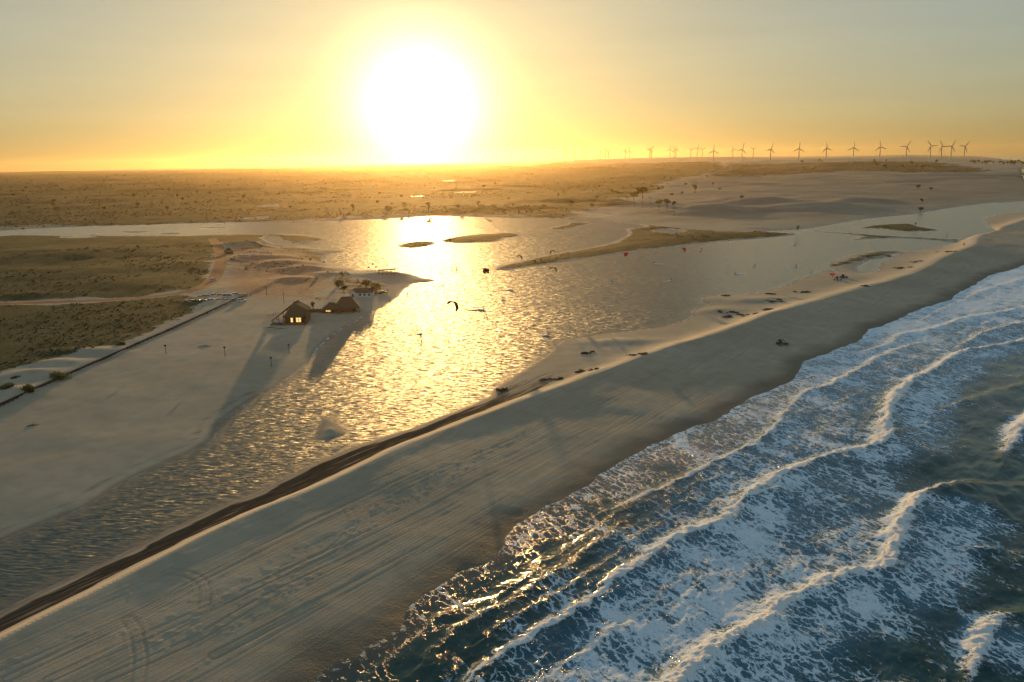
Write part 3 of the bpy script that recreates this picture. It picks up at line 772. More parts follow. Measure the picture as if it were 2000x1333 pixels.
# ------------------------------------------------------------------ retaining wall on the left
def wall_build():
    root = empty('retaining_wall', drop(240, 697))
    P = smooth_line(WALL[:, :2], 3)
    L = np.r_[0, np.cumsum(np.hypot(*np.diff(P, axis=0).T))]
    n = int(L[-1] / 4.0)
    s = np.linspace(0, L[-1], n + 1)
    Q = np.stack([np.interp(s, L, P[:, 0]), np.interp(s, L, P[:, 1])], 1)
    z = height(Q[:, 0] + .7, Q[:, 1] - .5)
    z = np.convolve(np.pad(z, 6, 'edge'), np.ones(13) / 13, 'valid')
    for i in range(n):
        a, b = Q[i], Q[i + 1]
        d = (b - a) / np.hypot(*(b - a)); nn = np.array([-d[1], d[0]])
        g = .02
        ends = []
        for q, zz in ((a + d * g, z[i]), (b - d * g, z[i + 1])):
            for off in (0.0, .22):
                for h in (-.6, 1.02 + .03 * math.sin(i * 1.7)):
                    ends.append((*(q + nn * off), zz + h))
        mb = MB().add(ends, [(0, 1, 3, 2), (4, 6, 7, 5), (0, 4, 5, 1), (2, 3, 7, 6), (0, 2, 6, 4), (1, 5, 7, 3)])
        o = link('panel', mb.mesh('panel', M_DARKWOOD), None, root); o.matrix_parent_inverse = Matrix.Translation(-root.location)
        if i % 2 == 0:
            pm = MB().box((a[0] - nn[0] * .09, a[1] - nn[1] * .09, z[i] + .3), (.16, .16, 1.75), math.atan2(d[1], d[0]))
            o = link('post', pm.mesh('post', M_DARKWOOD), None, root); o.matrix_parent_inverse = Matrix.Translation(-root.location)
    tag(root, 'long low dark timber retaining wall between sand flat and scrubland', 'wall')
wall_build()

# ------------------------------------------------------------------ wind turbines on the skyline
def turbine_spec():
    tower = MB().tube([(0, 0, -35), (0, 0, 0), (0, 0, 40), (0, 0, 80)], [4.6, 4.4, 3.8, 3.0], 10).mesh('tower', M_TURB, True)
    nac = MB().box((0, 2.0, 82), (4.6, 11, 4.8)).mesh('nacelle', M_TURB)
    hub = MB().tube([(0, -3.4, 82), (0, -5.0, 82), (0, -6.6, 82)], [2.4, 2.2, .8], 8).mesh('hub', M_TURB, True)
    vs, fs = [], []
    for k, (r, c, th) in enumerate(((1.5, 4.0, 2.4), (9, 7.2, 2.2), (25, 5.6, 1.8), (40, 4.0, 1.2), (49, 1.6, .6))):
        vs += [(-c * .35, -th / 2, r), (c * .65, 0, r), (-c * .35, th / 2, r)]
        if k:
            b = k * 3
            fs += [(b - 3 + i, b - 3 + (i + 1) % 3, b + (i + 1) % 3, b + i) for i in range(3)]
    fs += [(0, 2, 1), (12, 13, 14)]
    blade = MB().add(vs, fs).mesh('blade', M_TURB, True)
    return tower, nac, hub, blade
_tw = turbine_spec()
BACK = [(1105.5, 296.4, 8), (1123, 296.8, 5), (1144, 295.6, 15), (1172, 296.1, 0), (1183, 292.7, 25), (1188.5, 295.6, 50), (1221, 294.4, 20), (1229, 295.3, 0), (1269.5, 293, 30), (1272.5, 291.9, 35), (1309, 292.2, 5), (1318.5, 292.2, 90), (1320.8, 292.7, 0), (1349.5, 293.6, 60), (1362, 290, 20), (1371.7, 292.2, 60), (1431.8, 291.7, 95), (1471.4, 291.7, 60)]
FRONT = [(1393.6, 294.7, 0), (1449.6, 292.2, 15), (1505.7, 291.9, 15), (1561, 290.5, 3), (1614.5, 289.7, -10), (1667.4, 288.5, 3), (1719.6, 287.1, -10), (1771, 286.6, 30), (1818, 285.5, -35), (1840, 286.3, -28), (1859, 285.8, 28), (1884.8, 286.3, 38)]
def turbine(px, py, rot, dist, k):
    d = ray(px, py); d = d / d[1] * dist
    hubz = EYE + d[2]
    root = empty('wind_turbine', (d[0], d[1], hubz - 82 * k), math.radians(random.uniform(-14, 14)), k)
    for nm, me in (('tower', _tw[0]), ('nacelle', _tw[1])):
        link(nm, me, None, root)
    h = link('hub', _tw[2], None, root)
    for i in range(3):
        b = bpy.data.objects.new('blade', _tw[3]); COL.objects.link(b); b.parent = h
        b.location = (0, -5.0, 82); b.rotation_euler = (0, math.radians(rot + 120 * i), 0)
    return root
for i, (a, b, c) in enumerate(BACK):
    tag(turbine(a, b, c, 8200 + 240 * (i % 3), .94), f'small faint wind turbine of the farther row, {ORD[i]} from left', 'wind turbine', 'far row of wind turbines on the skyline')
for i, (a, b, c) in enumerate(FRONT):
    tag(turbine(a, b, c, 6300, 1.06), f'tall three-bladed wind turbine of the nearer row, {ORD[i]} from left', 'wind turbine', 'near row of wind turbines on the skyline')

# ------------------------------------------------------------------ foliage
def leaf_cloud(name, blobs, n, size, mat, seed, flat=1.0):
    """many small leaf faces spread over and through a set of ellipsoids (centre, radii)"""
    g = np.random.default_rng(seed)
    w = np.array([b[1][0] * b[1][1] + b[1][0] * b[1][2] for b in blobs]); w = w / w.sum()
    k = g.choice(len(blobs), n, p=w)
    u = g.normal(size=(n, 3)); u /= np.linalg.norm(u, axis=1)[:, None]
    rad = g.random(n) ** .35
    C = np.array([b[0] for b in blobs])[k]; S = np.array([b[1] for b in blobs])[k]
    P = C + u * S * rad[:, None] * (0.8 + .4 * g.random((n, 1)))
    P[:, 2] = np.maximum(P[:, 2], .03)
    a = g.normal(size=(n, 3)); a[:, 2] *= flat; a /= np.linalg.norm(a, axis=1)[:, None]
    b = np.cross(a, g.normal(size=(n, 3))); b /= np.linalg.norm(b, axis=1)[:, None] + 1e-9
    s = size * (.6 + .8 * g.random((n, 1)))
    V = np.stack([P - a * s, P + b * s * .55, P + a * s, P - b * s * .55], 1).reshape(-1, 3)
    Q = np.arange(4 * n).reshape(n, 4)
    me = fast_mesh(name, V, Q, dict(tone=np.repeat(np.clip(.25 + .6 * g.random(n) + .12 * (u[:, 2]), 0, 1), 4)), False)
    me.materials.append(mat)
    return me
def tree_spec(seed, h, spread):
    g = random.Random(seed)
    top = (g.uniform(-.3, .3), g.uniform(-.3, .3), h * .62)
    mb = MB().tube([(0, 0, -.3), (top[0] * .4, top[1] * .4, h * .3), top], [.045 * h, .035 * h, .018 * h], 7)
    blobs = []
    for i in range(6):
        a = i * 1.05 + g.uniform(-.3, .3); r = spread * g.uniform(.35, .62); zz = h * g.uniform(.5, .85)
        e = (r * math.cos(a), r * math.sin(a), zz)
        mb.tube([(top[0] * .6, top[1] * .6, h * .4), (e[0] * .5, e[1] * .5, zz * .85), e], [.02 * h, .014 * h, .006 * h], 5)
        q = spread * g.uniform(.32, .5)
        blobs.append((e, (q, q, q * .7)))
    blobs.append(((0, 0, h * .8), (spread * .45, spread * .45, h * .2)))
    return [('trunk', mb.mesh('trunk', M_TRUNK, True), None, (0, 0, 0), (0, 0, 0)), ('crown', leaf_cloud('crown', blobs, 620, h * .055, M_LEAF, seed), None, (0, 0, 0), (0, 0, 0))]
TREES = [tree_spec(3, 9, 5.0), tree_spec(4, 7, 4.6), tree_spec(5, 10, 3.6)]
def palm_spec(seed, h):
    g = random.Random(seed)
    tip = (g.uniform(-.8, .8), g.uniform(-.8, .8), h)
    tr = MB().tube([(0, 0, -.4), (tip[0] * .3, tip[1] * .3, h * .5), tip], [.26, .2, .14], 6).mesh('trunk', M_TRUNK, True)
    vs, fs = [], []
    for i in range(14):
        a = i * 2 * math.pi / 14 + g.uniform(-.2, .2); up = g.uniform(.2, 1.0); L = h * .36
        d = Vector((math.cos(a), math.sin(a), 0)); s = Vector((-d.y, d.x, 0))
        for j in range(5):
            t = j / 4
            p = Vector(tip) + d * L * t + Vector((0, 0, L * (up * t - 1.15 * t * t)))
            w = .5 * math.sin(math.pi * min(.98, t * .9 + .08)) * h * .05
            vs += [p - s * w - Vector((0, 0, w * .4)), p, p + s * w - Vector((0, 0, w * .4))]
        b = i * 15
        for j in range(4):
            fs += [(b + j * 3, b + j * 3 + 1, b + j * 3 + 4, b + j * 3 + 3), (b + j * 3 + 1, b + j * 3 + 2, b + j * 3 + 5, b + j * 3 + 4)]
    me = MB().add(vs, fs).mesh('crown', M_LEAF)
    at = me.attributes.new('tone', 'FLOAT', 'POINT'); at.data.foreach_set('value', rng.random(len(me.vertices)).astype(np.float32))
    return [('trunk', tr, None, (0, 0, 0), (0, 0, 0)), ('crown', me, None, (0, 0, 0), (0, 0, 0))]
PALMS = [palm_spec(8, 9), palm_spec(9, 11)]
SINGLE_TREES = [  # pixel of the foot, kind, scale, label
    (1238, 392, 1, 2.0, 'big dark tree with the widest crown on the sandy plain behind the lagoon'), (1255, 388, 0, 2.2, 'tallest round tree touching the widest-crowned tree behind the lagoon'),
    (1287, 406, 0, 1.3, 'left one of a pair of round trees left of the pointed dune'), (1303, 405, 0, 1.3, 'right one of a pair of round trees left of the pointed dune'),
    (1316, 406, 2, .9, 'slim little tree just right of the pair of round trees'), (1312, 385, 1, 1.0, 'lone tree on the plain above the pair of round trees'),
    (1357, 377, 2, 1.6, 'upright dark tree standing alone behind the pointed dune'), (1448, 396, 1, .8, 'low dark bush tree on the dune plain right of the pointed dune'),
    (1793, 370, 1, 1.2, 'dark round tree alone in the middle of the far right sand plain'), (1818, 373, 1, .9, 'small bush right of the round tree on the far right plain'),
    (1800, 398, 2, .7, 'tree on the far bank near the narrow end of the lagoon'), (1798, 415, 1, .9, 'tall thin tree at the water edge of the lagoon\'s far bank'),
    (662, 566, 1, .75, 'big leafy tree left of the white house'), (672, 574, 0, .5, 'tree standing against the left end of the white house'), (612, 606, 2, .42, 'small tree between the lit pavilion and the brown huts'),
    (606, 618, 1, .5, 'bushy grey tree beside the right corner of the lit pavilion'), (668, 545, 2, .4, 'thin tree on the dune behind the white house'), (716, 566, 1, .8, 'wide tree hanging over the roof of the white house'), (735, 574, 1, .75, 'spreading tree at the right end of the white house')]
for px, py, k, s, lab in SINGLE_TREES:
    tag(spawn(TREES[k], 'tree', drop(px, py), random.uniform(0, 6), s), lab, 'tree')
for px, py in ((1240, 405), (1255, 407), (1272, 408), (1286, 415), (1301, 414), (1317, 421), (1208, 376), (1223, 400), (1269, 400)):
    tag(spawn(PALMS[px % 2], 'palm_tree', drop(px, py), random.uniform(0, 6), .8), 'slim palm in the loose row on the far bank left of the pointed dune', 'palm tree', 'palms on the far bank')
for i in range(70):
    px = random.uniform(20, 1420); py = random.uniform(352, 408) + (px < 1000) * 8
    if px > 1180 and py > 372: py -= 25
    tag(spawn(TREES[i % 3], 'tree', drop(px, py), random.uniform(0, 6), random.uniform(.5, 1.15)), 'small dark tree dotted over the hazy scrubland beyond the lagoon', 'tree', 'trees dotted over the far scrubland')
for i in range(46):
    px = random.uniform(1895, 2010) if i < 30 else random.uniform(1560, 1860); py = random.uniform(318, 325) if i < 30 else random.uniform(322, 334)
    lab = ('dark tree in the dense grove below the far sea', 'trees of the far right grove') if i < 30 else ('dark tree in the green belt below the wind turbines', 'trees below the wind turbines')
    tag(spawn(TREES[i % 3], 'tree', drop(px, py), random.uniform(0, 6), random.uniform(1.6, 2.4)), lab[0], 'tree', lab[1])

def bush(px, py, w, h, label, seed):
    g = random.Random(seed)
    bl = [((g.uniform(-w, w) * .32, g.uniform(-w, w) * .25, h * g.uniform(.25, .6)), (w * g.uniform(.16, .28), w * g.uniform(.16, .26), h * g.uniform(.3, .45))) for _ in range(9)]
    root = empty('beach_bush', drop(px, py))
    link('foliage', leaf_cloud('foliage', bl, 1100, .22, M_LEAFB, seed), None, root)
    for i in range(5):
        e = bl[i][0]
        link('stem', MB().tube([(0, 0, -.2), (e[0] * .5, e[1] * .5, e[2] * .6), e], [.07, .05, .02], 5).mesh('stem', M_TRUNK), None, root)
    tag(root, label, 'bush', 'leafy bushes along the retaining wall')
for i, (a, b, w, h, lab) in enumerate(((117, 742, 7.0, 3.2, 'largest leafy green bush by the timber wall on pale sand'), (58, 766, 4.2, 2.9, 'small leafy bush nearest the timber wall at the left'), (10, 763, 6.4, 2.9, 'leafy bush cut by the left edge of the picture'),
        (236, 678, 4.8, 2.4, 'lone leafy bush farthest along the timber wall'), (33, 742, 3.6, 1.6, 'dim leafy bush up the slope behind the one at the left edge'))):
    bush(a, b, w, h, lab, 40 + i)
def creeper(px, py, w, d, label, seed):
    g = random.Random(seed)
    c = drop(px, py)
    bl = []
    for _ in range(10):
        x, y = g.uniform(-w, w) * .42, g.uniform(-d, d) * .42
        zz = float(height(c.x + x, c.y + y)[0]) - c.z
        bl.append(((x, y, zz + .12), (w * g.uniform(.08, .18), d * g.uniform(.1, .22), .28)))
    o = empty('creeper_patch', c)
    link('foliage', leaf_cloud('foliage', bl, 420, .24, M_CREEP, seed, .4), None, o)
    tag(o, label, 'creeper', 'dark creeper patches on the sand spit')
for i, (a, b, w, d, lab) in enumerate(((1420, 610, 9, 7, 'dark creeper patch nearest the small cove of the sand spit'), (1432, 618, 12, 6, 'dark creeper patch just below the one by the cove'), (1418, 578, 5, 4, 'small creeper patch on the lagoon edge above the cove'),
        (1515, 589, 9, 9, 'creeper patch in two clumps in the middle of the sand spit'), (1508, 575, 5, 5, 'little creeper clump above the double patch mid spit'), (1567, 571, 8, 6, 'creeper patch left of the two parked buggies'),
        (1500, 605, 6, 4, 'thin creeper streak below the double patch mid spit'), (1462, 616, 9, 4, 'creeper mound beside the ridge left of the tyre tracks'), (1243, 694, 8, 4, 'dark creeper streak just left of the ridge crest mid picture'),
        (1145, 725, 9, 4, 'creeper streak between ridge and lagoon shore left of the others'), (1150, 690, 6, 4, 'faint creeper patch where the lagoon shore bulges'), (1762, 524, 16, 9, 'large dark creeper patch right of the small pond'),
        (1635, 518, 8, 6, 'dark scrub mound on the tip of the sand spit by the pond'), (1720, 500, 16, 7, 'dark marsh scrub behind the small pond'), (1850, 493, 14, 10, 'creeper patch far along the spit by the ridge'), (980, 762, 5, 4, 'dark creeper at the lagoon corner below the bulge'), (1080, 742, 9, 3, 'creeper streak below the ridge near the lagoon corner'),
        (1690, 559, 5, 4, 'tiny dark plant clump below the buggies beside the ridge'), (1790, 512, 9, 5, 'creeper patch above and right of the large one by the pond'))):
    creeper(a, b, w, d, lab, 70 + i)
# ------------------------------------------------------------------ vehicles
def wheel_parts(r, w):
    ty = MB().tube([(0, -w / 2, 0), (0, -w * .3, 0), (0, w * .3, 0), (0, w / 2, 0)], [r * .86, r, r, r * .86], 14).mesh('tyre', M_TYRE, True)
    ri = MB().tube([(0, -w * .54, 0), (0, w * .54, 0)], [r * .55, r * .55], 10).mesh('rim', M_RIM)
    return ty, ri
def car_spec(L, Wd, H, kind):
    hw = Wd / 2; g = .22; belt = H * .58
    if kind == 'van':
        low = [(-L / 2, g + .1), (-L / 2, belt), (L * .40, belt), (L / 2, belt * .72), (L / 2, g + .1), (L * .45, g), (-L * .47, g)]
        cab = [(-L / 2 + .03, belt), (-L / 2 + .08, H - .12), (L * .22, H - .12), (L * .42, belt)]
        roof = [(-L / 2 + .05, H - .12), (-L / 2 + .14, H), (L * .20, H), (L * .235, H - .12)]
    elif kind == 'suv':
        low = [(-L / 2, g + .15), (-L / 2, belt), (L * .22, belt), (L * .44, belt * .9), (L / 2, belt * .72), (L / 2, g + .15), (L * .44, g), (-L * .45, g)]
        cab = [(-L / 2 + .06, belt), (-L * .42, H - .1), (L * .06, H - .1), (L * .25, belt)]
        roof = [(-L * .43, H - .1), (-L * .40, H), (L * .03, H), (L * .075, H - .1)]
    else:
        low = [(-L / 2, g + .12), (-L / 2, belt * .95), (L * .18, belt), (L * .42, belt * .84), (L / 2, belt * .62), (L / 2, g + .12), (L * .44, g), (-L * .45, g)]
        cab = [(-L / 2 + .10, belt * .95), (-L * .36, H - .09), (L * .02, H - .09), (L * .24, belt)]
        roof = [(-L * .37, H - .09), (-L * .34, H), (-L * .01, H), (L * .035, H - .09)]
    body = MB().prism(low, -hw, hw)
    for s in (-1, 1):
        body.box((L * .16, s * (hw + .07), belt + .05), (.12, .14, .12))
    body.box((L / 2, 0, g + .2), (.16, Wd * .96, .2)); body.box((-L / 2, 0, g + .2), (.16, Wd * .96, .2))
    sp = [('body', body.mesh('body', M_WHITE), None, (0, 0, 0), (0, 0, 0)),
          ('window', MB().prism(cab, -hw * .86, hw * .86).mesh('window', M_GLASS), None, (0, 0, 0), (0, 0, 0)),
          ('roof', MB().prism(roof, -hw * .88, hw * .88).mesh('roof', M_WHITE), None, (0, 0, 0), (0, 0, 0))]
    pil = MB()
    for s in (-1, 1):
        for t in (.02, .52, .98):
            x0 = cab[0][0] + (cab[3][0] - cab[0][0]) * t; x1 = cab[1][0] + (cab[2][0] - cab[1][0]) * t
            pil.tube([(x0, s * hw * .88, belt - .02), (x1, s * hw * .87, H - .08)], .045, 4)
    sp.append(('pillars', pil.mesh('pillars', M_WHITE), None, (0, 0, 0), (0, 0, 0)))
    ty, ri = wheel_parts(.31 if kind == 'car' else .36, .22)
    hl = MB().box((0, 0, 0), (.08, .34, .15)).mesh('headlight', M_HEAD); tl = MB().box((0, 0, 0), (.06, .2, .24)).mesh('tail_light', M_TAIL)
    for s in (-1, 1):
        sp.append(('headlight', hl, None, (L / 2 - .02, s * hw * .68, belt * .62), (0, 0, 0)))
        sp.append(('tail_light', tl, None, (-L / 2 - .01, s * hw * .78, belt * .82), (0, 0, 0)))
    for sx in (-.31, .31):
        for s in (-1, 1):
            sp.append(('wheel', ty, None, (L * sx, s * (hw - .06), .33), (0, 0, 0)))
            sp.append(('rim', ri, len(sp) - 1, (0, 0, 0), (0, 0, 0)))
    return sp
CARS = dict(car=car_spec(4.0, 1.72, 1.48, 'car'), suv=car_spec(4.5, 1.85, 1.75, 'suv'), van=car_spec(5.6, 2.0, 2.35, 'van'))
def paint(name, c):
    return plain(name, c, .28, .5, .04)
PAINT = dict(white=M_WHITE, silver=paint('silver_paint', (.45, .46, .47)), grey=paint('grey_paint', (.22, .23, .24)), dark=paint('dark_paint', (.05, .055, .06)), red=paint('red_paint', (.35, .04, .03)), beige=paint('beige_paint', (.5, .44, .34)))
PARK = [  # pixel, kind, colour, heading (deg), label
    (394.4, 582, 'car', 'silver', 60, 'silver car at the left end of the rear row of parked cars'), (406, 581, 'suv', 'white', 50, 'white car second from left in the rear parked row'), (418.8, 579, 'suv', 'white', 80, 'white boxy car third from left in the rear parked row'),
    (430.4, 579, 'car', 'beige', 75, 'small pale car fourth from left in the rear parked row'), (446.4, 582.5, 'van', 'white', 8, 'long white van parked broadside between the two rows'), (461.6, 578, 'suv', 'white', 40, 'large white car behind the front of the white van'), (472, 579, 'car', 'beige', 65, 'pale car at the right end of the rear parked row'),
    (367, 591.5, 'car', 'white', 75, 'white car at the left end of the front parked row'), (376.6, 591, 'car', 'silver', 75, 'silver car second from left in the front parked row'), (387, 590.5, 'car', 'grey', 78, 'dark-windowed car third from left in the front parked row'), (399, 590, 'car', 'silver', 72, 'silver car fourth from left in the front parked row'),
    (413.6, 589.5, 'suv', 'white', 70, 'white car fifth from left in the front parked row'), (426.4, 588.5, 'car', 'silver', 66, 'silver car sixth from left in the front parked row'), (443.6, 588.5, 'car', 'white', 55, 'white car parked in front of the long white van'), (456.8, 588, 'car', 'silver', 52, 'silver car beside the end of the timber wall'), (472, 590, 'suv', 'white', 35, 'white car at the right end of the front parked row'),
    (417, 549, 'suv', 'white', 85, 'white car driving alone on the red dirt road'), (620, 543, 'suv', 'white', 90, 'white car alone on the sand behind the lit pavilion'),
    (454.6, 507, 'car', 'silver', 30, 'small car below the dark hut by the far end of the red road'), (474.5, 502, 'car', 'white', 50, 'leftmost of three far cars parked left of the white awning'), (484, 502.5, 'car', 'white', 50, 'middle one of three far cars parked left of the white awning'), (496, 502, 'suv', 'white', 50, 'rightmost of three far cars parked left of the white awning'),
    (749, 573, 'car', 'dark', 20, 'dark car on the sand right of the white house')]
for px, py, kind, colr, hd, lab in PARK:
    tag(spawn(CARS[kind], 'van' if kind == 'van' else 'parked_car', drop(px, py), math.radians(hd), 1.0, PAINT[colr]), lab, 'van' if kind == 'van' else 'car', 'cars parked by the lagoon')
def buggy_spec():
    tub = MB().prism([(-1.5, .45), (-1.55, .95), (-.3, .95), (-.2, .7), (.5, .75), (1.5, .82), (1.75, .6), (1.6, .4)], -.55, .55)
    cage = MB()
    for s in (-.55, .55):
        cage.tube([(.55, s, .8), (.15, s, 1.65), (-.9, s, 1.7), (-1.45, s, .95)], .05, 6)
    for x, z in ((.15, 1.65), (-.9, 1.7)):
        cage.tube([(x, -.55, z), (x, .55, z)], .05, 6)
    seat = MB().box((-.45, 0, .95), (.5, .9, .3)).box((-.75, 0, 1.25), (.18, .9, .6))
    sp = [('tub', tub.mesh('tub', M_WHITE), None, (0, 0, 0), (0, 0, 0)), ('roll_cage', cage.mesh('roll_cage', M_TYRE, True), None, (0, 0, 0), (0, 0, 0)), ('seat', seat.mesh('seat', M_TYRE), None, (0, 0, 0), (0, 0, 0))]
    ty, ri = wheel_parts(.42, .34)
    for x in (-1.15, 1.2):
        for s in (-1, 1):
            sp.append(('wheel', ty, None, (x, s * .85, .42), (0, 0, 0))); sp.append(('rim', ri, len(sp) - 1, (0, 0, 0), (0, 0, 0)))
    hl = MB().tube([(1.68, 0, .78), (1.78, 0, .78)], [.1, .12], 8).mesh('headlight', M_HEAD)
    for s in (-.35, .35):
        sp.append(('headlight', hl, None, (0, s, 0), (0, 0, 0)))
    return sp
BUG = buggy_spec()
for px, py, c, hd, lab in ((1636.5, 548, 'silver', 25, 'pale dune buggy, the nearer of two parked by the pond'), (1648, 543.5, 'dark', 30, 'dark dune buggy, the farther of two parked by the pond'), (1528, 674, 'dark', 10, 'dark low beach buggy parked alone on the open beach')):
    tag(spawn(BUG, 'dune_buggy', drop(px, py), math.radians(hd), 1.25, PAINT[c]), lab, 'buggy')

# ------------------------------------------------------------------ people
def skin_body(name, J, E, mat):
    """continuous body grown round a skeleton: J joint -> (x, y, z, radius)"""
    names = list(J)
    me = bpy.data.meshes.new(name + '_bones')
    me.from_pydata([J[n][:3] for n in names], [(names.index(a), names.index(b)) for a, b in E], [])
    o = bpy.data.objects.new(name + '_bones', me); COL.objects.link(o)
    mo = o.modifiers.new('skin', 'SKIN'); mo.use_smooth_shade = True
    for i, n in enumerate(names):
        sv = me.skin_vertices[0].data[i]
        sv.radius = (J[n][3], J[n][3]); sv.use_root = (n == 'pelvis')
    o.modifiers.new('sub', 'SUBSURF').levels = 1
    dg = bpy.context.evaluated_depsgraph_get()
    out = bpy.data.meshes.new_from_object(o.evaluated_get(dg))
    bpy.data.objects.remove(o); bpy.data.meshes.remove(me)
    out.name = name
    out.materials.clear(); out.materials.append(mat)
    return out
def people_mats(name, top, bottom, z0, z1):
    M = Mat(name, .8, .2)
    z = M.node('ShaderNodeSeparateXYZ', {0: M.node('ShaderNodeTexCoord').outputs['Object']}).outputs['Z']
    skin = (.30, .17, .11)
    c = M.mix(M.ramp(z, z0 - .02, z0 + .02), skin, bottom)
    c = M.mix(M.ramp(z, z0 + .28, z0 + .32), c, top)
    M.color(M.mix(M.ramp(z, z1 - .02, z1 + .02), c, skin))
    return M.m
EDG = [('pelvis', 'chest'), ('chest', 'neck'), ('neck', 'chin'), ('chin', 'crown')] + [(a + s, b + s) for s in 'lr' for a, b in (('hip', 'knee'), ('knee', 'ankle'), ('ankle', 'toe'), ('shoulder', 'elbow'), ('elbow', 'wrist'), ('wrist', 'hand'))] + [('pelvis', 'hipl'), ('pelvis', 'hipr'), ('chest', 'shoulderl'), ('chest', 'shoulderr')]
STAND = dict(pelvis=(0, 0, .95, .14), chest=(0, 0, 1.32, .15), neck=(0, 0, 1.52, .06), chin=(0, .02, 1.60, .08), crown=(0, 0, 1.74, .085), hipl=(-.1, 0, .88, .095), hipr=(.1, 0, .88, .095), kneel=(-.12, .02, .48, .07), kneer=(.13, -.02, .48, .07),
    anklel=(-.13, 0, .08, .045), ankler=(.15, -.05, .08, .045), toel=(-.15, .17, .03, .04), toer=(.18, .12, .03, .04), shoulderl=(-.2, 0, 1.42, .07), shoulderr=(.2, 0, 1.42, .07), elbowl=(-.27, -.03, 1.14, .05), elbowr=(.28, .02, 1.14, .05), wristl=(-.26, .08, .92, .035), wristr=(.28, .14, .94, .035), handl=(-.25, .12, .82, .04), handr=(.27, .19, .85, .04))
RIDE = dict(pelvis=(-.25, 0, .72, .14), chest=(-.5, .05, 1.05, .15), neck=(-.55, .06, 1.25, .06), chin=(-.53, .09, 1.33, .08), crown=(-.56, .07, 1.47, .085), hipl=(-.22, -.1, .68, .095), hipr=(-.22, .1, .68, .095), kneel=(.05, -.3, .5, .07), kneer=(.05, .3, .5, .07),
    anklel=(-.02, -.36, .14, .045), ankler=(-.02, .36, .14, .045), toel=(.14, -.4, .1, .04), toer=(.14, .4, .1, .04), shoulderl=(-.45, -.15, 1.15, .07), shoulderr=(-.45, .25, 1.15, .07), elbowl=(-.18, -.15, 1.2, .05), elbowr=(-.18, .24, 1.2, .05), wristl=(.08, -.12, 1.34, .035), wristr=(.08, .22, 1.34, .035), handl=(.17, -.1, 1.39, .04), handr=(.17, .2, 1.39, .04))
M_SUIT = people_mats('rider_wetsuit', (.03, .03, .035), (.03, .03, .035), .2, 1.27)
M_CASUAL = people_mats('walker_clothes', (.25, .24, .26), (.05, .055, .08), .55, 1.5)
BODY_STAND = skin_body('body', STAND, EDG, M_CASUAL)
BODY_RIDE = skin_body('body', RIDE, EDG, M_SUIT)
M_HAIR = plain('dark_hair', (.03, .022, .018), .8, .2)
def hair_mesh(c):
    vs, fs = [], []
    for i in range(4):
        for j in range(8):
            a, b = i / 3 * 1.5, j * math.pi / 4
            vs.append((c[0] + .115 * math.sin(a) * math.cos(b), c[1] - .015 + .115 * math.sin(a) * math.sin(b), c[2] + .125 * math.cos(a)))
    for i in range(3):
        for j in range(8):
            fs.append((i * 8 + j, i * 8 + (j + 1) % 8, (i + 1) * 8 + (j + 1) % 8, (i + 1) * 8 + j))
    return MB().add(vs, fs).mesh('hair', M_HAIR, True)
HAIR_S, HAIR_R = hair_mesh((0, -.01, 1.70)), hair_mesh((-.57, .06, 1.43))
def person(px, py, label, ride=False, hd=0.0, z=None):
    p = drop(px, py) if z is None else Vector(W(px, py, z))
    o = link('person', BODY_RIDE if ride else BODY_STAND, None, None, p, math.radians(hd), 1.1)
    link('hair', HAIR_R if ride else HAIR_S, None, o)
    return tag(o, label, 'person')
for px, py, lab in ((645, 664, 'person standing at the left lagoon shore, left one of two'), (651, 662, 'person wading at the left lagoon shore, right one of two'), (1902, 547, 'lone person on the beach nearer the breaking waves at right'), (1957, 533, 'person far up the beach near the surf at the right edge'),
        (1521, 672, 'person standing beside the lone dark beach buggy'), (1626, 543, 'person standing by the red kite near the two buggies'), (482, 581, 'person standing right of the parked cars, left one of a pair'), (489, 580, 'person standing right of the parked cars, right one of a pair'), (756, 571, 'person beside the dark car right of the white house'), (797, 566, 'person at the water edge below the sand point'), (668, 542, 'person on the dune behind the white house'), (1583, 537, 'person at the lagoon edge left of the buggies')):
    person(px, py, lab)
M_BOARD = plain('kite_board', (.25, .22, .20), .4, .5)
M_SPRAY = plain('spray_foam', (.80, .80, .78), .9, .2, .08, 3)
BOARD = MB().tube([(0, -.72, 0), (0, -.6, 0), (0, 0, -.02), (0, .6, 0), (0, .72, 0)], [.08, .18, .22, .18, .08], 8)
BOARD.v = [(x, y, z * .14 + .06 * abs(y)) for x, y, z in BOARD.v]
BOARD = BOARD.mesh('board', M_BOARD, True)
def wake_mesh(L, seed):
    g = np.random.default_rng(seed)
    n, m = 26, 7
    V = []
    for i in range(n):
        t = i / (n - 1)
        w = (.35 + .75 * t) * (1 - .35 * t); h = .55 * math.exp(-t * 3.2) + .10 * (1 - t)
        for j in range(m):
            s = j / (m - 1) * 2 - 1
            V.append((-L * t, s * w + .2 * math.sin(t * 7 + seed) * t + g.uniform(-.05, .05), max(0, h * (1 - s * s) * g.uniform(.45, 1.35)) - .03))
    return fast_mesh('wake', np.array(V), grid_faces(n, m, np.ones(n * m, bool)), None, True)
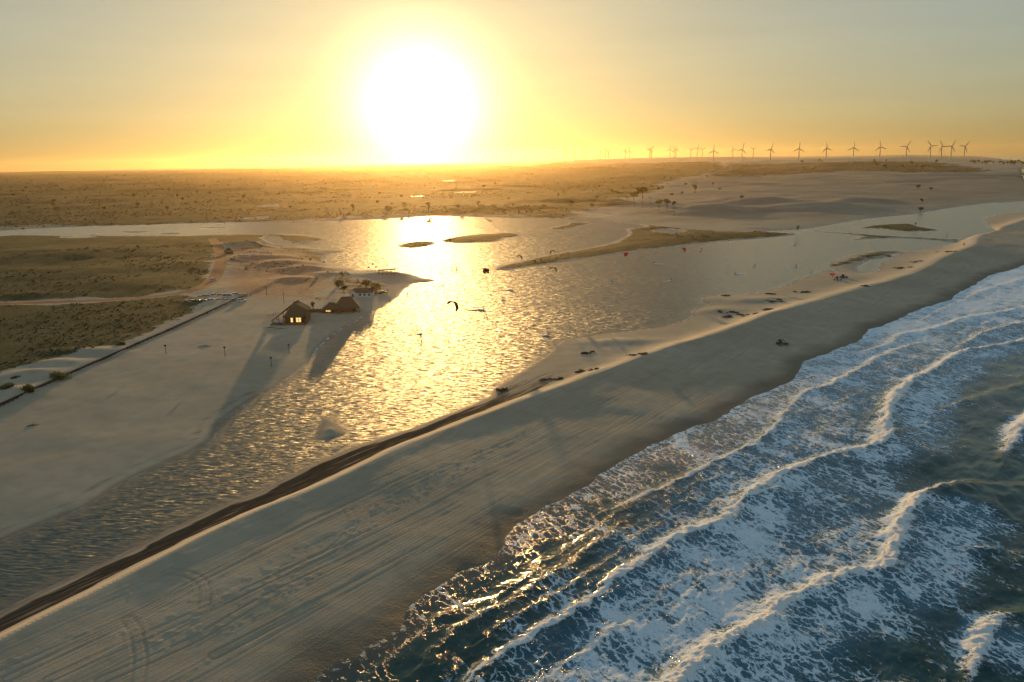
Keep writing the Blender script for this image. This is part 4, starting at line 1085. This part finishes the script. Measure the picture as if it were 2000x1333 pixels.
RIDERS = [  # pixel of the board, wake length, heading, label detail
    (1072, 655, 4.5, 10, 'nearest the sandy bulge of the shore'), (947, 605, 11, 5, 'below the dark kite in the gold glitter'), (1002, 567, 9, 5, 'below the tip of the long dark spit'), (980, 586, 2, 175, 'standing low without spray mid lagoon'),
    (1136, 525, 6, 175, 'just below the yellow and green kite'), (1197, 553, 6, 5, 'alone in the open middle of the lagoon'), (1312, 549, 5, 5, 'left of the sand spit in open water'), (1276, 516, 8, 175, 'below the red kite of the long spit'),
    (1435, 536, 7, 175, 'close off the sand spit, left one of three'), (1475, 520, 3, 5, 'close off the sand spit, middle one of three'), (1556, 521, 6, 5, 'close off the sand spit, right one of three'), (1554, 479, 8, 5, 'below the tip of the dark spit at right'),
    (1850, 462, 4, 5, 'in the narrow far right arm of the lagoon'), (868, 558, 2, 5, 'in the brightest glitter off the sand point'), (825, 652, 3, 5, 'nearest the left sand shore in the glitter'), (1445, 459, 4, 5, 'at the edge of the dark spit below the yellow kite')]
for i, (px, py, wl2, hd, where) in enumerate(RIDERS):
    p = W(px, py, .06)
    r = math.radians(hd)
    o = link('person', BODY_RIDE, None, None, (p[0], p[1], .02), r, 1.15); link('hair', HAIR_R, None, o)
    tag(o, 'kitesurfer in dark wetsuit ' + where, 'person', 'kitesurfers on the lagoon')
    b = link('kite_board', BOARD, None, None, (p[0] - .02 * math.cos(r), p[1], .11), r, 1.15)
    tag(b, 'kite board under the rider ' + where, 'board', 'kite boards on the lagoon')
    wk = link('wake', wake_mesh(wl2, 200 + i), M_SPRAY, None, (p[0] - .3 * math.cos(r), p[1] - .3 * math.sin(r), .01), r)
    tag(wk, kind='stuff')

# ------------------------------------------------------------------ kites
def kite_spec(span=8.2, chord=2.5):
    n = 16
    vs, fs, lead = [], [], []
    for i in range(n + 1):
        t = i / n * 2 - 1
        a = t * 1.45
        x, z = span * .36 * math.sin(a), span * .36 * math.cos(a) * 1.05
        c = chord * (1 - .62 * abs(t) ** 2.4)
        nx, nz = math.sin(a), math.cos(a)
        y0 = -.35 * abs(t) ** 2 * 0 + .5 * abs(t) ** 2
        lead.append((x, y0, z))
        for s in (0, .35, .7, 1.0):
            cam_ = .22 * math.sin(math.pi * min(1, s * .9)) 
            vs.append((x + nx * cam_, y0 + c * s, z + nz * cam_))
    for i in range(n):
        for j in range(3):
            fs.append((i * 4 + j, i * 4 + j + 1, i * 4 + j + 5, i * 4 + j + 4))
    # lower skin a few centimetres inside, so the canopy has a body
    m = len(vs)
    vs += [(x * .985, y, z * .985 - .02) for x, y, z in vs]
    fs += [tuple(q + m for q in f[::-1]) for f in fs]
    le = MB().tube(lead, [.06 + .13 * (1 - abs(i / n * 2 - 1)) for i in range(n + 1)], 7)
    sp = [('canopy', MB().add(vs, fs).mesh('canopy', M_WHITE, True), None, (0, 0, 0), (0, 0, 0)), ('leading_edge', le.mesh('leading_edge', M_TYRE, True), None, (0, 0, 0), (0, 0, 0))]
    for t in (-.5, 0, .5):
        i = int((t + 1) / 2 * n)
        q = vs[i * 4:i * 4 + 4]
        sp.append(('strut', MB().tube([(x * .97, y, z * .97) for x, y, z in q], [.07, .06, .05, .03], 6).mesh('strut', M_TYRE, True), None, (0, 0, 0), (0, 0, 0)))
    return sp
KITE = kite_spec()
def kite_mat(name, c):
    M = Mat(name, .6, .3)
    n = M.noise(M.node('ShaderNodeTexCoord').outputs['Object'], .8, 2)
    x = M.node('ShaderNodeSeparateXYZ', {0: M.node('ShaderNodeTexCoord').outputs['Object']}).outputs['X']
    band = M.ramp(M.math('ABSOLUTE', x), 1.2, 1.3)
    col = M.mix(band, c, tuple(min(1, q * .55 + .02) for q in c))
    M.color(col)
    tr = M.node('ShaderNodeBsdfTranslucent'); M.put(tr.inputs[0], col)
    mx = M.node('ShaderNodeMixShader', {0: .7})
    M.l.new(M.b.outputs[0], mx.inputs[1]); M.l.new(tr.outputs[0], mx.inputs[2])
    M.l.new(mx.outputs[0], M.n['Material Output'].inputs['Surface'])
    return M.m
KC = {k: kite_mat('kite_' + k, c) for k, c in dict(dark=(.05, .04, .04), red=(.80, .05, .03), yellow=(.80, .58, .06), lime=(.55, .75, .10), maroon=(.28, .07, .05), pale=(.7, .66, .55), green=(.03, .42, .18), white=(.75, .72, .68)).items()}
for px, py, z, c, roll, yaw, s, lab in (
    (1015, 500, 14, 'dark', 25, 35, .85, 'dark arched kite flying left of the long brown spit'), (1045, 509, 12, 'yellow', 10, 80, .9, 'yellow kite seen edge-on in front of the long spit'), (953, 529, 14, 'maroon', 5, 75, 1.2, 'dark red kite in the air off the spit tip'),
    (1081, 525, 11, 'lime', 18, 30, 1.05, 'bright yellow and green arched kite below the long spit'), (1080, 489, 14, 'dark', -15, 40, .7, 'thin dark kite above the edge of the long spit'), (877, 470, 8, 'red', 5, 45, .95, 'red kite at the left tip of the low island'),
    (1225, 496, 12, 'red', 5, 72, 1.05, 'bright red kite at the water edge of the long spit'), (1337, 485, 12, 'red', 30, 55, .85, 'red and white kite right of the bright red one'), (1370, 485, 12, 'pale', 55, 75, .8, 'pale slim kite just right of the red and white one'),
    (884, 594, 14, 'dark', 38, 40, 1.15, 'dark kite low over the gold glitter, nearest of all kites'), (1483, 453, 9, 'yellow', -5, 40, .95, 'yellow kite above the tip of the dark spit'), (1562, 442, 8, 'green', -40, 50, .95, 'green kite over the far shore of the lagoon'),
    (1790, 435, 7, 'red', 20, 60, .7, 'small red kite over the far marsh island'), (605, 552, 2.2, 'dark', 0, 15, 1.0, 'dark kite standing on the sand behind the lit pavilion'), (1885, 474, 5, 'yellow', -30, 60, .6, 'faint yellow kite where the lagoon narrows at right')):
    if z < 3:
        g = drop(px, py); P = (g.x, g.y, g.z - .1)
    else:
        w = W(px, py, z); P = (w[0], w[1], z - 2.0)
    k = spawn(KITE, 'kite', P, 0, s * .82, KC[c])
    k.rotation_euler = (0, math.radians(roll), math.radians(yaw))
    tag(k, lab, 'kite', 'kites over the lagoon')
g = drop(1624, 538)
k = spawn(KITE, 'kite', (g.x, g.y, g.z + .55), 0, .8, KC['red'])
k.rotation_euler = (math.radians(95), 0, math.radians(25)); k.scale = (.7, .4, .55)
tag(k, 'red kite lying on the sand beside the two buggies', 'kite', 'kites over the lagoon')
# ------------------------------------------------------------------ buildings on the left point
def child(name, mb, mat, root, smooth=False):
    return link(name, mb.mesh(name, mat, smooth), None, root)
def lit_row(root, x0, x1, y, z0, z1, n, lit=None):
    """windows side by side: frame, pane"""
    w = (x1 - x0) / n
    for i in range(n):
        cx = x0 + w * (i + .5)
        fr = MB()
        for a, b, c, d in ((-w / 2 + .04, 0, .09, z1 - z0), (w / 2 - .04, 0, .09, z1 - z0)):
            fr.box((cx + a, y - .03, (z0 + z1) / 2), (c, .12, d))
        for zz in (z0, z1, (z0 + z1) / 2):
            fr.box((cx, y - .033, zz), (w - .17, .11, .08))
        f = child('window', fr, M_DARKWOOD, root)
        child('pane', MB().box((cx, y, (z0 + z1) / 2), (w - .1, .05, z1 - z0 - .06)), M_LIT if (lit is None or i in lit) else M_GLASS, f)
def pavilion():
    root = empty('thatched_pavilion', drop(570, 630), math.radians(4))
    A, A2, L1, L2, R1, R2 = (1.6, -1.5, 9.0), (2.2, 7, 8.6), (-8.6, -2.0, 1.3), (-8.6, 7, 1.3), (7.6, -1.0, 5.4), (7.6, 7, 5.4)
    rf = child('roof', MB().slab([A, A2, L2, L1], .35).slab([A, R1, R2, A2], .35), M_THATCH, root)
    child('front_roof', MB().slab([(1.6, -1.6, 8.9), (-2.6, -6.2, 3.4), (6.6, -6.4, 3.4), (7.5, -1.2, 5.3)], .3), M_THATCH, root)
    child('ridge_cap', MB().tube([A, A2], .3, 6), M_THATCH, root)
    for x, y in ((-7.9, -1.7), (-5.2, -1.7), (-3.0, -1.9), (-.8, -1.9), (1.6, -1.8), (-7.9, 6.5), (-3.0, 6.5), (2.2, 6.5), (7.0, 6.5), (7.0, -1.2), (-2.2, -5.8), (6.2, -6.0)):
        zt = 1.3 + (x + 8.6) / 10.2 * 7.6 if x < 1.6 else 8.9 - (x - 1.6) / 6 * 3.5
        if y < -5: zt = 3.3
        child('post', MB().tube([(x, y, -.5), (x, y, zt - .25)], .16, 6), M_WOOD, root)
    child('floor_deck', MB().box((-.6, 0, .12), (15.4, 12.6, .4)), M_WOOD, root)
    child('back_wall', MB().box((2.2, 6.2, 1.9), (9, .2, 3.2)), M_BROWNWALL, root)
    child('side_wall', MB().box((6.9, 1.2, 1.9), (.2, 9.6, 3.2)), M_BROWNWALL, root)
    child('bar_counter', MB().box((-4.8, -1.2, .85), (5.0, .9, 1.1)), M_WALLW, root)
    child('low_wall', MB().box((2.2, -5.0, .55), (8.4, .2, .6)), M_BROWNWALL, root)
    lit_row(root, -1.8, 6.3, -4.9, .95, 3.0, 7, {2, 4, 5})
    tag(root, 'open thatched pavilion with steep gable roof and lamp-lit front on the sand', 'pavilion')
def hip(root, cx, cy, w, d, z0, z1, ridge, name='roof'):
    q = [(cx - w / 2, cy - d / 2, z0), (cx + w / 2, cy - d / 2, z0), (cx + w / 2, cy + d / 2, z0), (cx - w / 2, cy + d / 2, z0)]
    a, b = (cx - ridge / 2, cy, z1), (cx + ridge / 2, cy, z1)
    mb = MB().slab([q[0], q[1], b, a], .35).slab([q[2], q[3], a, b], .35).slab([q[1], q[2], b], .35).slab([q[3], q[0], a], .35)
    r = child(name, mb, M_THATCH, root)
    child('ridge_cap', MB().tube([a, b], .28, 6), M_THATCH, r)
def hut(px, py, w, d, zr, ridge, rz, label, lit=0, litn=4, zw=2.2):
    root = empty('thatched_hut', drop(px, py), math.radians(rz))
    hip(root, 0, 0, w, d, zw - .1, zr, ridge)
    for sx in (-1, 1):
        for y in (-1, 0, 1):
            child('post', MB().tube([(sx * (w / 2 - .5), y * (d / 2 - .5), -.5), (sx * (w / 2 - .5), y * (d / 2 - .5), zw - .05)], .12, 6), M_WOOD, root)
    child('wall', MB().box((0, .6, zw / 2 - .2), (w * .72, d * .62, zw)), M_BROWNWALL, root)
    if lit:
        lit_row(root, -w * .3, w * .12, -d * .31 + .5, .7, zw - .2, litn, set(range(lit)))
    child('door', MB().box((w * .25, -d * .31 + .52, .9), (1.0, .12, 2.0)), M_DARKWOOD, root)
    tag(root, label, 'hut')
    return root
pavilion()
hut(650, 611, 9.5, 7, 4.6, 3.0, -4, 'low brown thatched hut with lit windows right of the pavilion', 3, 5)
hut(678, 608, 12, 9, 6.8, 5.0, 14, 'tall brown thatched hut right of the low lit hut', 0)
hut(448, 496, 8, 7, 4.4, 1.2, 20, 'dark thatched hut at the far end of the red road', 0)
def link_wall():
    root = empty('garden_wall', drop(622, 611), math.radians(-4))
    for i in range(6):
        child('panel', MB().box((-4.5 + i * 1.62, 0, .6), (1.56, .16, 2.2)), M_DARKWOOD, root)
    for i in range(7):
        child('post', MB().box((-5.3 + i * 1.62, .02, .7), (.14, .26, 2.7)), M_DARKWOOD, root)
    tag(root, 'dark board screen joining the pavilion garden to the low hut', 'screen')
link_wall()
def white_house():
    root = empty('white_house', drop(700, 581), math.radians(-6))
    child('wall', MB().box((3.2, 2.0, 1.0), (8.6, 4.0, 3.2)), M_WALLW, root)
    g = MB().add([(-4.6, -.4, -.6), (-1.1, -.4, -.6), (-1.1, -.4, 2.6), (-2.85, -.4, 4.1), (-4.6, -.4, 2.6), (-4.6, 5, -.6), (-1.1, 5, -.6), (-1.1, 5, 2.6), (-2.85, 5, 4.1), (-4.6, 5, 2.6)],
        [(0, 1, 2, 3, 4), (9, 8, 7, 6, 5), (0, 5, 6, 1), (1, 6, 7, 2), (0, 4, 9, 5)])
    child('gable_wing', g, M_WALLW, root)
    rf = child('roof', MB().slab([(-2.85, -.7, 4.3), (-2.85, 5.3, 4.3), (-4.95, 5.3, 2.5), (-4.95, -.7, 2.5)], .2).slab([(-2.85, -.7, 4.3), (-.75, -.7, 2.5), (-.75, 5.3, 2.5), (-2.85, 5.3, 4.3)], .2), M_THATCH, root)
    child('main_roof', MB().slab([(-.9, -.5, 2.55), (7.9, -.5, 2.55), (7.9, 2.2, 4.6), (-.9, 2.2, 4.6)], .2).slab([(-.9, 4.7, 2.55), (-.9, 2.2, 4.6), (7.9, 2.2, 4.6), (7.9, 4.7, 2.55)], .2), M_THATCH, root)
    child('chimney', MB().box((5.4, 2.6, 4.6), (.6, .6, 1.3)), M_WALLW, rf)
    for x in (1.0, 3.4, 5.8):
        f = child('window', MB().box((x, -.02, 1.35), (1.0, .1, 1.1)), M_DARKWOOD, root); child('pane', MB().box((x, -.06, 1.35), (.84, .06, .94)), M_GLASS, f)
    child('door', MB().box((-2.85, -.42, .7), (.95, .1, 2.1)), M_DARKWOOD, root)
    tag(root, 'small whitewashed house with gable wing among trees on the sand point', 'house')
white_house()
def pergola():
    root = empty('beach_shelter', drop(756, 534), math.radians(-3))
    child('roof', MB().slab([(-5.4, -2.2, 2.7), (5.6, -2.2, 3.3), (5.6, 2.2, 3.3), (-5.4, 2.2, 2.7)], .3), M_THATCH, root)
    for x in (-5, -2.4, .2, 2.8, 5.2):
        for y in (-1.9, 1.9):
            child('post', MB().tube([(x, y, -.6), (x, y, 2.6 + (x + 5.4) / 11 * .6)], .1, 6), M_WOOD, root)
    for x in (-3.5, 0, 3.4):
        child('bench', MB().box((x, 0, .45), (1.8, .5, .1)).box((x - .7, 0, .2), (.1, .4, .42)).box((x + .7, 0, .2), (.1, .4, .42)), M_WOOD, root)
    tag(root, 'flat thatched shelter on posts at the waterside of the sand point', 'shelter')
pergola()
def awning():
    root = empty('white_awning', drop(515, 499), math.radians(4))
    for i in range(4):
        x = -3.9 + i * 2.6
        child('roof', MB().slab([(x - 1.28, -1.3, 2.1), (x + 1.28, -1.3, 2.1), (x, 0, 3.0)], .06).slab([(x + 1.28, -1.3, 2.1), (x + 1.28, 1.3, 2.1), (x, 0, 3.0)], .06).slab([(x + 1.28, 1.3, 2.1), (x - 1.28, 1.3, 2.1), (x, 0, 3.0)], .06).slab([(x - 1.28, 1.3, 2.1), (x - 1.28, -1.3, 2.1), (x, 0, 3.0)], .06), M_WALLW, root)
        for sx in (-1.15, 1.15):
            for y in (-1.2, 1.2):
                child('post', MB().tube([(x + sx, y, -.3), (x + sx, y, 2.1)], .05, 5), M_STEEL, root)
    tag(root, 'row of small white peaked awnings beside the far parked cars', 'awning')
awning()
# posts
def lamp_post(px, py, h, label):
    root = empty('lamp_post', drop(px, py))
    child('pole', MB().tube([(0, 0, -.5), (0, 0, h * .5), (0, 0, h)], [.13, .11, .09], 7), M_DARKWOOD, root, True)
    child('lamp_head', MB().tube([(0, 0, h - .1), (0, 0, h + .15), (0, 0, h + .5), (0, 0, h + .62)], [.16, .42, .40, .1], 10), M_DARKWOOD, root, True)
    tag(root, label, 'lamp post', 'round-headed posts on the sand flat')
for a, b, h, lab in ((324.5, 692, 3.0, 'dark round-headed post nearest the timber wall on the sand flat'), (440, 697, 3.2, 'dark round-headed post second from the timber wall on the sand flat'), (530.6, 717, 3.0, 'faint round-headed post closest to the lagoon on the sand flat'), (565, 691, 3.0, 'faint round-headed post below the lit pavilion, farther one by the lagoon')):
    lamp_post(a, b, h, lab)
def pole(px, py, h, label):
    root = empty('utility_pole', drop(px, py))
    child('pole', MB().tube([(0, 0, -.6), (0, 0, h)], [.16, .10], 7), M_DARKWOOD, root, True)
    child('crossarm', MB().box((0, 0, h - .5), (1.7, .12, .14)), M_DARKWOOD, root)
    for x in (-.75, 0, .75):
        child('insulator', MB().tube([(x, 0, h - .43), (x, 0, h - .2)], [.07, .05], 6), M_STEEL, root)
    tag(root, label, 'utility pole')
pole(555, 593, 5.6, 'thin wooden pole standing just behind the lit pavilion')
pole(521, 577, 5.0, 'thin wooden pole left of and behind the lit pavilion')
pole(665, 545, 4.6, 'thin wooden pole on the dune behind the white house')
def mast(px, py, h, label):
    root = empty('flag_mast', drop(px, py))
    child('pole', MB().tube([(0, 0, -.5), (0, 0, h)], [.07, .045], 6), M_DARKWOOD, root)
    child('flag', MB().slab([(0, 0, h), (1.3, .2, h - .1), (1.25, .25, h - .8), (0, 0, h - .75)], .03), M_TAIL, root)
    tag(root, label, 'mast')
mast(727, 529, 4.8, 'tallest thin mast left of the flat thatched shelter'); mast(719, 529, 2.6, 'short mast leftmost of three by the thatched shelter'); mast(733, 529, 2.8, 'short mast nearest the flat thatched shelter')
def stick_fence(px, py, n, step, rz, label):
    root = empty('stick_fence', drop(px, py), math.radians(rz))
    for i in range(n):
        h = random.uniform(1.1, 2.2)
        child('stick', MB().tube([(i * step, 0, -.5), (i * step + random.uniform(-.1, .1), 0, h)], [.08, .05], 5), M_WOOD, root)
    child('rail', MB().tube([(0, .1, .8), ((n - 1) * step, .1, .85)], .04, 5), M_WOOD, root)
    tag(root, label, 'fence')
stick_fence(523, 620, 10, .9, 55, 'broken fence of upright sticks left of the lit pavilion')
def driftwood(px, py, L, rz, label):
    root = empty('driftwood', drop(px, py), math.radians(rz))
    child('log', MB().tube([(-L / 2, 0, .06), (-L * .1, .25, .16), (L / 2, -.1, .08)], [.10, .17, .06], 6), M_WOOD, root, True)
    child('branch', MB().tube([(-L * .1, .25, .16), (L * .1, .9, .35), (L * .2, 1.3, .5)], [.09, .06, .02], 5), M_WOOD, root, True)
    tag(root, label, 'driftwood')
driftwood(527, 641, 6, 10, 'dark driftwood heap on the sand in front of the pavilion')
driftwood(548, 643, 5, 20, 'driftwood branch right of the heap before the pavilion')
driftwood(64, 832, 3.0, 30, 'pale twiggy driftwood on the sand flat at the left')
driftwood(400, 677, 5, 5, 'thin driftwood stick between two round-headed posts')

# ------------------------------------------------------------------ scrub that nobody could count
def veg_at(X, Y):
    v = np.zeros_like(X)
    for P, s, soft in VEG:
        d = poly_sd(X, Y, P, soft * 6)
        v = np.maximum(v, s * sstep(soft, -soft, d))
    r, _ = line_field(X, Y, ROAD, 40)
    return v * (np.abs(r) > 6)
def scrub(name, n, a0, a1, r0, r1, k, minveg, seed):
    g = np.random.default_rng(seed)
    s = 1 / r0 + (1 / r1 - 1 / r0) * g.random(n) ** 1.0
    r = 1 / s; a = np.radians(a0 + (a1 - a0) * g.random(n))
    X, Y = r * np.sin(a), r * np.cos(a)
    v = veg_at(X, Y)
    cl = fbm(X / (.14 * r0), Y / (.10 * r0), 4, 131)
    f = fields(X, Y)
    ok = (v > minveg) & (g.random(n) < v) & (cl > .44 + .12 * g.random(n)) & (f[1] > 1.5) & (f[0] > 20)
    X, Y, r = X[ok], Y[ok], r[ok]
    Z = height(X, Y, tuple(q[ok] for q in f))
    wd, _ = line_field(X, Y, WALL, 80)
    Z = Z + .9 * sstep(0.0, .6, wd) * sstep(75, 30, wd) * (wd > 0) * (wd < 79)
    m = len(X)
    w = k * r * (.4 + 1.4 * g.random(m) ** 3); h = w * (.35 + .5 * g.random(m))
    ang = g.random(m)[:, None] * 6.28 + np.arange(6)[None] * (2 * math.pi / 6)
    rad = w[:, None] * (.55 + .9 * g.random((m, 6)))
    ring = np.stack([X[:, None] + rad * np.cos(ang), Y[:, None] + rad * np.sin(ang), Z[:, None] - .1 * w[:, None] + h[:, None] * .45 * g.random((m, 6))], 2)
    top = np.stack([X + w * .4 * (g.random(m) - .5), Y + w * .4 * (g.random(m) - .5), Z + h], 1)[:, None]
    V = np.concatenate([ring, top], 1).reshape(-1, 3)
    b = (np.arange(m) * 7)[:, None, None]
    T = np.stack([np.arange(6), (np.arange(6) + 1) % 6, np.full(6, 6)], 1)[None] + b
    me = fast_mesh(name, V, T.reshape(-1, 3), dict(tone=np.repeat(g.random(m), 7)), False)
    return tag(link(name, me, M_SCRUB), kind='stuff')
scrub('scrub', 26000, -40, -4, 270, 760, .0011, .3, 1)
scrub('far_scrub', 46000, -42, 34, 950, 7000, .0010, .25, 2)
scrub('spit_scrub', 16000, -12, 34, 480, 980, .0009, .35, 3)

# ------------------------------------------------------------------ the dusty, salty air
def box_mesh(name, lo, hi):
    me = bpy.data.meshes.new(name)
    c = [(x, y, z) for x in (lo[0], hi[0]) for y in (lo[1], hi[1]) for z in (lo[2], hi[2])]
    me.from_pydata(c, [], [(0, 1, 3, 2), (4, 6, 7, 5), (0, 4, 5, 1), (2, 3, 7, 6), (0, 2, 6, 4), (1, 5, 7, 3)])
    return me
hz = bpy.data.materials.new('haze_air'); hz.use_nodes = True
hz.node_tree.nodes.clear()
ho = hz.node_tree.nodes.new('ShaderNodeOutputMaterial')
hv = hz.node_tree.nodes.new('ShaderNodeVolumePrincipled')
hv.inputs['Color'].default_value = (1.0, .76, .42, 1)
hv.inputs['Density'].default_value = HAZE_DENSITY
hv.inputs['Anisotropy'].default_value = HAZE_G
hz.node_tree.links.new(hv.outputs[0], ho.inputs['Volume'])
haze = tag(link('haze', box_mesh('haze', (-16000, -400, -3.0), (20000, 18800, 215.0)), hz), kind='stuff')
